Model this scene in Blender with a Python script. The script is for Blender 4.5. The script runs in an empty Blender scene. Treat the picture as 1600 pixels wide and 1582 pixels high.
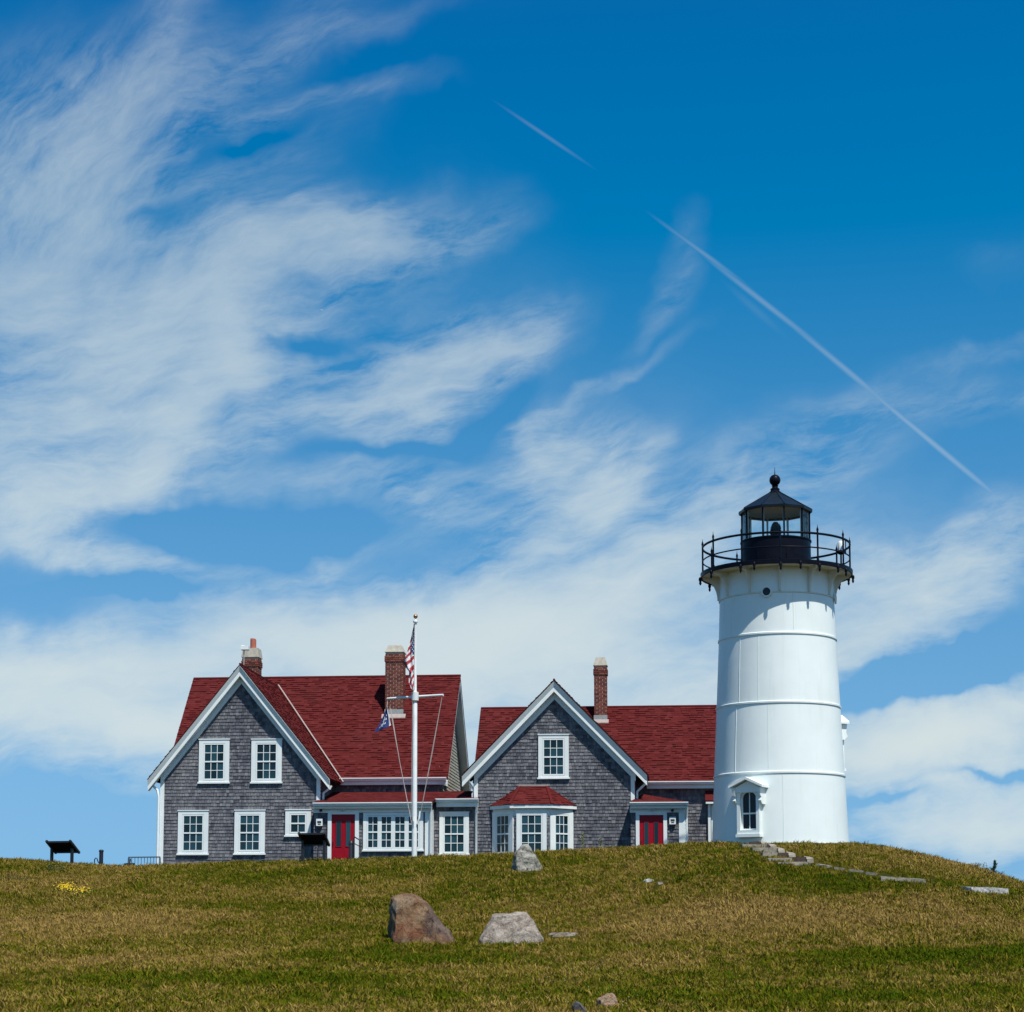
import bpy, bmesh, math, random
import numpy as np
from mathutils import Vector, Matrix, noise as mnoise

random.seed(7)
rnd = random.Random(11)
SC = bpy.context.scene
COL = SC.collection
R = math.radians

# ------------------------------------------------------------------ camera
F, TH, EYE = 3000.0, R(6.0), 1.6           # focal length in photo pixels, pitch, eye height
PY0 = 1450 - F * math.tan(TH)
cam_d = bpy.data.cameras.new('camera')
cam = bpy.data.objects.new('camera', cam_d)
COL.objects.link(cam)
cam.location = (0, 0, EYE)
cam.rotation_euler = (math.pi / 2 + TH, 0, 0)
cam_d.sensor_fit = 'HORIZONTAL'
cam_d.sensor_width = 36
cam_d.lens = 36 * F / 1600
cam_d.shift_y = (PY0 - 791) / 1600
cam_d.clip_end = 20000
SC.camera = cam
SC.view_settings.view_transform = 'Standard'
SC.view_settings.look = 'None'
SC.view_settings.exposure = 0.06
SC.view_settings.gamma = 1.0
SC.view_settings.use_curve_mapping = False
SC.cycles.max_bounces = 6
SC.cycles.transparent_max_bounces = 12


def ray(px, py):
    xc, yc = (px - 800) / F, (PY0 - py) / F
    dy = math.cos(TH) - yc * math.sin(TH)
    return xc / dy, (math.sin(TH) + yc * math.cos(TH)) / dy   # X/Y, (Z-EYE)/Y


def at(px, py, Y):
    a, b = ray(px, py)
    return Vector((a * Y, Y, EYE + b * Y))


# ------------------------------------------------------------------ node helpers
def nd(nt, typ, ins=None, **props):
    n = nt.nodes.new(typ)
    for k, v in props.items():
        setattr(n, k, v)
    for k, v in (ins or {}).items():
        s = n.inputs[k]
        if isinstance(v, bpy.types.NodeSocket):
            nt.links.new(v, s)
        else:
            s.default_value = v
    return n


def mth(nt, op, a, b=None, clamp=False):
    n = nt.nodes.new('ShaderNodeMath')
    n.operation = op
    n.use_clamp = clamp
    for i, v in enumerate((a, b)):
        if v is None:
            continue
        if isinstance(v, bpy.types.NodeSocket):
            nt.links.new(v, n.inputs[i])
        else:
            n.inputs[i].default_value = v
    return n.outputs[0]


def smooth(nt, v, a, b, lo=0.0, hi=1.0):
    return nd(nt, 'ShaderNodeMapRange', {'Value': v, 'From Min': a, 'From Max': b, 'To Min': lo, 'To Max': hi},
              interpolation_type='SMOOTHSTEP').outputs[0]


def mixc(nt, f, a, b, blend='MIX'):
    n = nt.nodes.new('ShaderNodeMix')
    n.data_type = 'RGBA'
    n.blend_type = blend
    for i, v in ((0, f), (6, a), (7, b)):
        if isinstance(v, bpy.types.NodeSocket):
            nt.links.new(v, n.inputs[i])
        else:
            n.inputs[i].default_value = v if i == 0 else (tuple(v) + (1,) if len(v) == 3 else v)
    return n.outputs[2]


# ------------------------------------------------------------------ sun and sky
SUN_EL, SUN_AZ = R(61), R(30)              # azimuth: to the right of straight behind the camera
sun_dir = Vector((math.sin(SUN_AZ) * math.cos(SUN_EL), -math.cos(SUN_AZ) * math.cos(SUN_EL), math.sin(SUN_EL)))
sl = bpy.data.lights.new('sun', 'SUN')
sl.energy = 5.0
sl.angle = R(0.53)
sl.color = (1.0, 0.985, 0.93)
so = bpy.data.objects.new('sun', sl)
COL.objects.link(so)
so.rotation_euler = sun_dir.to_track_quat('Z', 'Y').to_euler()
so.location = (30, -40, 60)

SKY_S, SKY_OFF, SKY_GAIN = 0.10, (1.25, .86, .20), (1.65, 1.48, 1.28)
world = bpy.data.worlds.new('World')
SC.world = world
world.use_nodes = True
wt = world.node_tree
wt.nodes.clear()
sky = nd(wt, 'ShaderNodeTexSky', sky_type='NISHITA', sun_disc=False, sun_elevation=SUN_EL,
         sun_rotation=math.pi - SUN_AZ, altitude=0, air_density=1.0, dust_density=0.3, ozone_density=3.0)
tc = nd(wt, 'ShaderNodeTexCoord')
sep = nd(wt, 'ShaderNodeSeparateXYZ', {0: tc.outputs['Generated']})
# clean sea air: the sky a few degrees up reaches right down to the horizon
zl = mth(wt, 'POWER', mth(wt, 'ADD', mth(wt, 'MULTIPLY', sep.outputs[2], sep.outputs[2]), .0324), .5)
lft = nd(wt, 'ShaderNodeCombineXYZ', {0: sep.outputs[0], 1: sep.outputs[1], 2: zl}).outputs[0]
wt.links.new(nd(wt, 'ShaderNodeVectorMath', {0: lft}, operation='NORMALIZE').outputs[0], sky.inputs[0])
yy = mth(wt, 'MAXIMUM', sep.outputs[1], 0.12)
ga = mth(wt, 'MULTIPLY', mth(wt, 'DIVIDE', sep.outputs[0], yy), 3.0)
gb = mth(wt, 'MULTIPLY', mth(wt, 'DIVIDE', sep.outputs[2], yy), 3.0)
gv = nd(wt, 'ShaderNodeCombineXYZ', {0: ga, 1: gb}).outputs[0]


def warp(vec, scale, amt, seed):
    off = nd(wt, 'ShaderNodeVectorMath', {0: vec, 1: (seed * 3.1, seed * 7.7, seed)}, operation='ADD').outputs[0]
    n = nd(wt, 'ShaderNodeTexNoise', {'Vector': off, 'Scale': scale, 'Detail': 4.0, 'Roughness': 0.55}, noise_dimensions='3D')
    c = nd(wt, 'ShaderNodeVectorMath', {0: n.outputs['Color'], 1: (0.5, 0.5, 0.5)}, operation='SUBTRACT').outputs[0]
    s = nd(wt, 'ShaderNodeVectorMath', {0: c, 1: (amt, amt, 0)}, operation='MULTIPLY').outputs[0]
    return nd(wt, 'ShaderNodeVectorMath', {0: vec, 1: s}, operation='ADD').outputs[0]


w1 = warp(gv, 2.2, 0.16, 1)
w2 = warp(w1, 7.0, 0.10, 2)
w3 = warp(w1, 4.0, 0.055, 4)


def g_of(px, py):
    a, b = ray(px, py)
    return a * 3, b * 3


def blob(vec, px, py, rx, ry, ang, w):
    cx, cy = g_of(px, py)
    m = nd(wt, 'ShaderNodeMapping', {'Vector': vec, 'Location': (cx, cy, 0), 'Rotation': (0, 0, R(ang)),
                                     'Scale': (rx / 1000, ry / 1000, 1)}, vector_type='TEXTURE')
    ln = nd(wt, 'ShaderNodeVectorMath', {0: m.outputs[0]}, operation='LENGTH').outputs['Value']
    return smooth(wt, ln, 1.0, 0.0, 0.0, w)


CLOUDS = [
    # upper left fan
    (40, 300, 300, 260, 40, .46), (150, 230, 380, 130, 62, .32), (60, 420, 260, 130, 20, .30), (330, 110, 470, 90, 34, .26), (500, 150, 240, 36, 6, .26), (560, 40, 230, 40, 14, .16),
    (250, 60, 260, 60, 62, .22), (420, 250, 260, 60, 25, .14),
    # middle band and the tongue
    (360, 440, 360, 110, 24, .58), (520, 380, 300, 95, 12, .55), (640, 372, 200, 46, 12, .35), (90, 490, 420, 90, -6, .55), (300, 520, 300, 90, 10, .35),
    (80, 690, 380, 150, 14, .62), (60, 600, 330, 100, 0, .40), (378, 545, 60, 130, 12, .50), (300, 640, 200, 55, 50, .60), (200, 750, 260, 60, 22, .50),
    (560, 590, 330, 70, 14, .50), (720, 540, 240, 70, 16, .62), (650, 620, 170, 70, 22, .45), (480, 640, 200, 40, 25, .30), (780, 520, 130, 40, 8, .3),
    (40, 780, 300, 70, 6, .55), (60, 850, 280, 60, -4, .50), (210, 890, 300, 36, -6, .42),
    # plume over the right house
    (890, 720, 150, 90, -38, .50), (950, 740, 110, 130, 0, .34), (820, 690, 90, 34, -42, .42), (880, 830, 260, 60, 36, .46), (960, 790, 170, 40, 45, .3),
    (590, 770, 320, 60, 2, .26), (700, 790, 300, 90, 0, .16), (510, 870, 40, 50, 50, .35), (530, 880, 160, 30, 20, .25),
    # low bank
    (470, 965, 420, 80, 6, .55), (500, 1010, 620, 90, 4, .55), (880, 960, 600, 150, 8, .78), (1080, 850, 420, 110, 26, .42),
    (40, 1060, 420, 95, -3, .80), (200, 1160, 360, 65, -8, .52), (850, 1110, 760, 190, 0, .85), (330, 1040, 340, 60, 0, .30),
    # right
    (1430, 930, 420, 115, 18, .62), (1500, 860, 340, 80, 22, .34), (1350, 1010, 300, 60, 18, .5), (1560, 1125, 340, 80, 16, .82), (1400, 1180, 300, 66, 0, .62), (1600, 1275, 340, 70, 6, .78), (1440, 1235, 200, 30, 0, .3),
    (1440, 640, 260, 36, 10, .22), (1520, 575, 230, 26, 16, .20), (1560, 640, 180, 22, 12, .16), (1075, 430, 46, 110, -8, .20), (1040, 500, 90, 26, 42, .18), (930, 605, 220, 22, 24, .22),
    (1180, 780, 360, 100, 32, .30), (1300, 860, 260, 50, 30, .2), (1560, 400, 100, 60, 0, .06),
    # wide thin veils and the foot of the bank
    (150, 330, 420, 380, 30, .20), (420, 500, 460, 260, 14, .16), (300, 720, 420, 260, 10, .16), (650, 560, 320, 150, 14, .14), (900, 780, 330, 220, 20, .16),
    (120, 1130, 460, 120, -3, .55), (420, 1150, 420, 110, 0, .45), (900, 1230, 620, 120, 0, .50), (1500, 1210, 360, 150, 4, .42), (1560, 1330, 300, 60, 0, .30), (1330, 1300, 260, 50, 0, .16), (100, 1215, 300, 40, -8, .25),
    # clear gaps
    (1430, 1068, 260, 56, 15, -.95), (400, 825, 320, 85, 4, -.62), (180, 936, 280, 22, 5, -.60), (1560, 1212, 240, 16, 9, -.55),
    (1370, 1262, 190, 20, 4, -.45), (60, 1290, 420, 70, -6, -.6), (240, 330, 90, 50, 14, -.30), (380, 210, 200, 40, 20, -.12), (470, 525, 150, 36, -6, -.45), (760, 640, 120, 50, 30, -.25), (600, 700, 260, 34, 4, -.2),
]
acc, vec_ = None, w2
for i_, b_ in enumerate(CLOUDS):
    if b_[5] > .12 and b_[1] < 900:      # high cirrus: wide and thin
        b_ = (b_[0], b_[1], b_[2] * 1.18, b_[3] * 1.25, b_[4], b_[5] * .84)
    o_ = blob(vec_, *b_)
    acc = o_ if acc is None else mth(wt, 'ADD', acc, o_)
    if i_ % 8 == 7:      # chained in small batches: the renderer holds only so many values of one shader at once
        k_ = mth(wt, 'MULTIPLY', acc, 1e-6)
        vec_ = nd(wt, 'ShaderNodeVectorMath', {0: w2, 1: nd(wt, 'ShaderNodeCombineXYZ', {2: k_}).outputs[0]}, operation='ADD').outputs[0]
# away from the picture the same thin cirrus goes on as plain noise on a high cloud layer
zz = mth(wt, 'ADD', mth(wt, 'ABSOLUTE', sep.outputs[2]), 0.18)
hv = nd(wt, 'ShaderNodeCombineXYZ', {0: mth(wt, 'DIVIDE', sep.outputs[0], zz), 1: mth(wt, 'DIVIDE', sep.outputs[1], zz)}).outputs[0]
hn = nd(wt, 'ShaderNodeTexNoise', {'Vector': hv, 'Scale': 0.9, 'Detail': 5.0, 'Roughness': 0.5, 'Distortion': 0.8})
away = mth(wt, 'MULTIPLY', smooth(wt, hn.outputs[0], 0.50, 0.76), 0.35)
ang_ = mth(wt, 'MAXIMUM', mth(wt, 'ABSOLUTE', mth(wt, 'SUBTRACT', ga, 0.0)), mth(wt, 'SUBTRACT', gb, 0.45))
inview = mth(wt, 'MULTIPLY', smooth(wt, ang_, 1.6, 0.95), smooth(wt, sep.outputs[1], 0.2, 0.5))
mixb = nd(wt, 'ShaderNodeMix', {0: inview, 2: away, 3: acc}).outputs[0]


def streak(rot, sx, sy, seed, rough=.66):
    m = nd(wt, 'ShaderNodeMapping', {'Vector': w3, 'Rotation': (0, 0, R(-rot))})
    m = nd(wt, 'ShaderNodeMapping', {'Vector': m.outputs[0], 'Location': (seed, seed * 2, seed), 'Scale': (sx, sy, 1)})
    return nd(wt, 'ShaderNodeTexNoise', {'Vector': m.outputs[0], 'Scale': 1.0, 'Detail': 9.0, 'Roughness': rough, 'Distortion': .12}).outputs[0]


def pick(rots, sx, sy, seed):
    # fibres turn with the place: steep at upper left, flat near the horizon
    a_, b_, c_ = (streak(r_, sx, sy, seed + i, .66) for i, r_ in enumerate(rots))
    o = nd(wt, 'ShaderNodeMix', {0: left_up, 2: a_, 3: b_}).outputs[0]
    return nd(wt, 'ShaderNodeMix', {0: low, 2: o, 3: c_}).outputs[0]


left_up = mth(wt, 'MULTIPLY', smooth(wt, ga, -0.40, -0.75), smooth(wt, gb, 0.95, 1.15))
low = smooth(wt, gb, 0.60, 0.38)
st = smooth(wt, pick((20, 56, 8), 2.3, 7.0, 3.3), 0.27, 0.75)
fib = smooth(wt, pick((14, 50, 6), 8.0, 27.0, 6.1), 0.28, 0.74)
mixb = mth(wt, 'MULTIPLY', mixb, mth(wt, 'ADD', mth(wt, 'MULTIPLY', low, .32), 1.0))
edge = smooth(wt, mixb, 0.0, 0.42)
tex = mth(wt, 'ADD', mth(wt, 'MULTIPLY', mth(wt, 'SUBTRACT', st, .50), .60), mth(wt, 'MULTIPLY', mth(wt, 'SUBTRACT', fib, .5), .44))
dens = mth(wt, 'ADD', mth(wt, 'MULTIPLY', mixb, .84), mth(wt, 'MULTIPLY', tex, mth(wt, 'MULTIPLY', edge, smooth(wt, mixb, 1.9, .8, .22, 1.0))))
dens = mth(wt, 'MAXIMUM', dens, 0.0)
# thin veils stay thin, thick cloud levels off
dens = mth(wt, 'SUBTRACT', 1.0, mth(wt, 'POWER', 2.718, mth(wt, 'MULTIPLY', mth(wt, 'POWER', dens, 1.06), -1.12)))
dens = mth(wt, 'MULTIPLY', dens, smooth(wt, gb, 1.15, .40, .72, 1.06))
# vapour trails
def trail(x0, y0, x1, y1, hw, w):
    cx, cy = (x0 + x1) / 2, (y0 + y1) / 2
    L = math.hypot(x1 - x0, y1 - y0) / 2
    return blob(gv, cx, cy, L * 1.15, hw, -math.degrees(math.atan2(y1 - y0, x1 - x0)), w)


tr = None
for t_ in ((1010, 328, 1180, 458, 6, .15), (1060, 364, 1330, 584, 7, .17), (1170, 447, 1490, 722, 7, .19), (1230, 496, 1665, 873, 7, .24),
           (768, 153, 932, 268, 5, .10), (1128, 436, 1230, 530, 10, .04), (498, 482.5, 508, 486.5, 1.8, .45)):
    o_ = trail(*t_)
    tr = o_ if tr is None else mth(wt, 'MAXIMUM', tr, o_)
sc3 = nd(wt, 'ShaderNodeSeparateColor', {0: sky.outputs[0]})
# deep, saturated blue: the same gain with a small offset per channel
hsc = nd(wt, 'ShaderNodeCombineColor', {i: mth(wt, 'MAXIMUM', mth(wt, 'MULTIPLY', mth(wt, 'SUBTRACT', sc3.outputs[i], SKY_OFF[i]), SKY_GAIN[i]), 0.0) for i in range(3)})
CLOUD_COL = (6.7, 7.45, 7.35)
cfac = mth(wt, 'MINIMUM', mth(wt, 'MAXIMUM', dens, tr), .93)
skyc = mixc(wt, cfac, hsc.outputs[0], CLOUD_COL)
bg = nd(wt, 'ShaderNodeBackground', {'Color': skyc, 'Strength': SKY_S})
wo = nd(wt, 'ShaderNodeOutputWorld', {'Surface': bg.outputs[0]})


# ------------------------------------------------------------------ materials
MATS = {}


def new_mat(name):
    m = bpy.data.materials.new(name)
    m.use_nodes = True
    nt = m.node_tree
    p = nt.nodes['Principled BSDF']
    MATS[name] = m
    return m, nt, p


def simple(name, col, rough=0.5, var=0.08, scale=3.0, metallic=0.0, bump=0.0, bscale=40.0, spec=0.5, stain=None, detail=6.0):
    """Plain material: a base colour broken up by noise, an optional stain and a fine relief."""
    m, nt, p = new_mat(name)
    geo = nd(nt, 'ShaderNodeNewGeometry')
    n = nd(nt, 'ShaderNodeTexNoise', {'Vector': geo.outputs['Position'], 'Scale': scale, 'Detail': detail, 'Roughness': 0.6})
    f = smooth(nt, n.outputs[0], 0.3, 0.7)
    lo = tuple(c * (1 - var) for c in col)
    hi = tuple(min(1, c * (1 + var)) for c in col)
    c = mixc(nt, f, lo, hi)
    if stain:
        sc_, sx, sz, amt, scol = stain
        mp = nd(nt, 'ShaderNodeMapping', {'Vector': geo.outputs['Position'], 'Scale': (sx, sx, sz)})
        n2 = nd(nt, 'ShaderNodeTexNoise', {'Vector': mp.outputs[0], 'Scale': sc_, 'Detail': 7.0, 'Roughness': 0.65})
        c = mixc(nt, smooth(nt, n2.outputs[0], 0.52, 0.78, 0, amt), c, scol)
    nt.links.new(c, p.inputs['Base Color'])
    p.inputs['Roughness'].default_value = rough
    p.inputs['Metallic'].default_value = metallic
    p.inputs['Specular IOR Level'].default_value = spec
    if bump:
        bn = nd(nt, 'ShaderNodeTexNoise', {'Vector': geo.outputs['Position'], 'Scale': bscale, 'Detail': 4.0})
        b = nd(nt, 'ShaderNodeBump', {'Height': bn.outputs[0], 'Strength': bump, 'Distance': 0.02})
        nt.links.new(b.outputs[0], p.inputs['Normal'])
    return m


def pieces(name, cols, rough=0.85, patch=None, grain=None, bump=0.3, spec=.25):
    """Pieces (shingles, bricks): every separate piece takes its own tone."""
    m, nt, p = new_mat(name)
    geo = nd(nt, 'ShaderNodeNewGeometry')
    ramp = nd(nt, 'ShaderNodeValToRGB', {'Fac': geo.outputs['Random Per Island']})
    cr = ramp.color_ramp
    cr.interpolation = 'LINEAR'
    for i, c in enumerate(cols):
        pos = i / (len(cols) - 1)
        e = cr.elements[i] if i < 2 else cr.elements.new(pos)
        e.position = pos
        e.color = (*c, 1)
    c = ramp.outputs[0]
    if patch:
        sx, sz, amt, pc = patch
        mp = nd(nt, 'ShaderNodeMapping', {'Vector': geo.outputs['Position'], 'Scale': (sx, sx, sz)})
        n = nd(nt, 'ShaderNodeTexNoise', {'Vector': mp.outputs[0], 'Scale': 1.0, 'Detail': 6.0, 'Roughness': 0.6})
        c = mixc(nt, smooth(nt, n.outputs[0], 0.45, 0.75, 0, amt), c, pc)
    if grain:
        gx, gz, lo, hi = grain
        mp = nd(nt, 'ShaderNodeMapping', {'Vector': geo.outputs['Position'], 'Scale': (gx, gx, gz)})
        n = nd(nt, 'ShaderNodeTexNoise', {'Vector': mp.outputs[0], 'Scale': 1.0, 'Detail': 5.0, 'Roughness': 0.7})
        c = mixc(nt, 1.0, c, nd(nt, 'ShaderNodeCombineColor', {0: smooth(nt, n.outputs[0], .3, .7, lo, hi), 1: smooth(nt, n.outputs[0], .3, .7, lo, hi),
                                                               2: smooth(nt, n.outputs[0], .3, .7, lo, hi)}).outputs[0], 'MULTIPLY')
        b = nd(nt, 'ShaderNodeBump', {'Height': n.outputs[0], 'Strength': bump, 'Distance': 0.01})
        nt.links.new(b.outputs[0], p.inputs['Normal'])
    nt.links.new(c, p.inputs['Base Color'])
    p.inputs['Roughness'].default_value = rough
    p.inputs['Specular IOR Level'].default_value = spec
    return m


M = {}
M['white'] = simple('white_paint', (.80, .83, .79), .45, .04, 2.0, stain=(1.5, 1, .5, .18, (.55, .56, .50)))
M['tower'] = simple('tower_paint', (.80, .84, .79), .42, .03, .8, bump=.10, bscale=3.0, stain=(1.0, 4.5, .30, .30, (.60, .60, .50)))
M['cream'] = simple('cream_paint', (.72, .70, .60), .5, .06, 3.0, stain=(2, 1, 1, .3, (.40, .30, .18)))
M['wall'] = pieces('cedar_shingle', [(.060, .062, .072), (.098, .098, .112), (.120, .120, .134), (.145, .143, .155), (.205, .20, .208)],
                   .9, patch=(.75, .20, .70, (.26, .25, .25)), grain=(28, 5, .70, 1.20))
M['wall_under'] = simple('wall_backing', (.05, .05, .055), .9)
M['roof'] = pieces('asphalt_shingle', [(.080, .0125, .0122), (.098, .0148, .0142), (.108, .0170, .0165), (.124, .0220, .0210)], 1.0, spec=.04,
                   patch=(.5, .5, .35, (.082, .021, .019)), grain=(60, 60, .75, 1.2), bump=.4)
M['roof_under'] = simple('roof_deck', (.035, .010, .012), .9)
M['brick'] = pieces('brick', [(.10, .026, .018), (.16, .045, .030), (.20, .055, .036), (.26, .085, .055)], .9, grain=(40, 40, .8, 1.15))
M['mortar'] = simple('mortar', (.50, .42, .31), .95, .12, 12)
M['cement'] = simple('cement', (.42, .38, .30), .9, .15, 6, bump=.4, stain=(3, 1, .3, .5, (.22, .20, .17)))
M['terracotta'] = simple('terracotta', (.42, .12, .07), .8, .12, 10)
M['lead'] = simple('lead_flashing', (.30, .33, .32), .55, .12, 8)
M['valley'] = simple('valley_flashing', (.34, .27, .235), .7, .1, 5)
M['door'] = simple('door_paint', (.30, .004, .014), .45, .06, 4, spec=.2)
M['black'] = simple('black_paint', (.006, .007, .013), .35, .2, 5, spec=.08)
M['dome'] = simple('dome_paint', (.008, .014, .020), .40, .25, 3, spec=.3)
M['dark_metal'] = simple('dark_metal', (.012, .013, .016), .5, .2, 8)
M['railing_metal'] = simple('railing_metal', (.06, .09, .12), .5, .2, 8)
M['gold'] = simple('gilded_metal', (.45, .25, .12), .35, .1, 8, metallic=.8)
M['rope'] = simple('rope', (.45, .40, .36), .9)
M['pole'] = simple('pole_paint', (.76, .77, .73), .4, .05, 4, stain=(4, 1, .3, .3, (.5, .48, .4)))
M['flag_white'] = simple('flag_white', (.75, .74, .72), .8)
M['flag_red'] = simple('flag_red', (.40, .03, .05), .8)
M['flag_blue'] = simple('flag_blue', (.03, .05, .13), .8)
M['banner_blue'] = simple('banner_blue', (.014, .035, .15), .8)
M['banner_pink'] = simple('banner_pink', (.55, .25, .30), .8)
M['stone_step'] = simple('stone_step', (.30, .255, .195), .95, .3, 4, bump=.6, bscale=15, stain=(3, 1, 1, .5, (.18, .14, .11)))
M['granite'] = simple('granite_block', (.42, .40, .37), .9, .4, 10, bump=.8, bscale=14, stain=(6, 1, 1, .7, (.28, .27, .28)))
M['red_glass'] = simple('red_glass', (.40, .01, .06), .3)
M['lens'] = simple('lens_glass', (.035, .06, .065), .08, .5, 22)
M['lamp_white'] = simple('lamp_lens', (.80, .80, .78), .3)
M['sign_ink'] = simple('sign_ink', (.03, .03, .04), .6)
M['wall_pale'] = pieces('pale_cedar_shingle', [(.30, .28, .22), (.38, .35, .28), (.44, .41, .33)], .9, grain=(28, 5, .8, 1.15))  # paler shingle tones, only for the main block's right gable end
M['leaf'] = pieces('leaf_green', [(.015, .035, .010), (.03, .06, .014), (.05, .09, .02)], .7)
M['needle'] = pieces('needle_green', [(.010, .026, .012), (.020, .046, .020), (.034, .066, .026)], .8)
M['bark'] = simple('bark', (.09, .07, .055), .95, .3, 8)
M['yellow'] = pieces('yellow_petal', [(.50, .28, .003), (.66, .42, .005), (.75, .52, .012)], .6)
M['clover'] = pieces('clover_petal', [(.45, .43, .30), (.60, .57, .44)], .7)


def pane_mat(name, col):
    m, nt, p = new_mat(name)
    oi = nd(nt, 'ShaderNodeObjectInfo')
    k = smooth(nt, oi.outputs['Random'], 0, 1, .45, 2.0)
    kk = nd(nt, 'ShaderNodeCombineColor', {0: k, 1: k, 2: k}).outputs[0]
    c = mixc(nt, 1.0, col, kk, 'MULTIPLY')
    nt.links.new(c, p.inputs['Base Color'])
    p.inputs['Roughness'].default_value = 0.04
    p.inputs['IOR'].default_value = 1.33
    geo = nd(nt, 'ShaderNodeNewGeometry')
    n = nd(nt, 'ShaderNodeTexNoise', {'Vector': geo.outputs['Position'], 'Scale': 2.2, 'Detail': 1.0})
    b = nd(nt, 'ShaderNodeBump', {'Height': n.outputs[0], 'Strength': 0.06, 'Distance': 0.05})
    nt.links.new(b.outputs[0], p.inputs['Normal'])
    return m


M['pane'] = pane_mat('window_pane', (.010, .034, .044))
M['dark_pane'] = pane_mat('dark_pane', (.006, .010, .014))
# clear lantern glass: straight through, with a Fresnel reflection
m_, nt_, p_ = new_mat('lantern_glass')
nt_.nodes.remove(p_)
fr_ = nd(nt_, 'ShaderNodeFresnel', {'IOR': 1.22})
tp_ = nd(nt_, 'ShaderNodeBsdfTransparent', {'Color': (.95, .98, .97, 1)})
gl_ = nd(nt_, 'ShaderNodeBsdfGlossy', {'Color': (1, 1, 1, 1), 'Roughness': .03})
mx_ = nd(nt_, 'ShaderNodeMixShader', {0: fr_.outputs[0], 1: tp_.outputs[0], 2: gl_.outputs[0]})
nt_.links.new(mx_.outputs[0], nt_.nodes['Material Output'].inputs[0])
M['glass'] = m_


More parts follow.
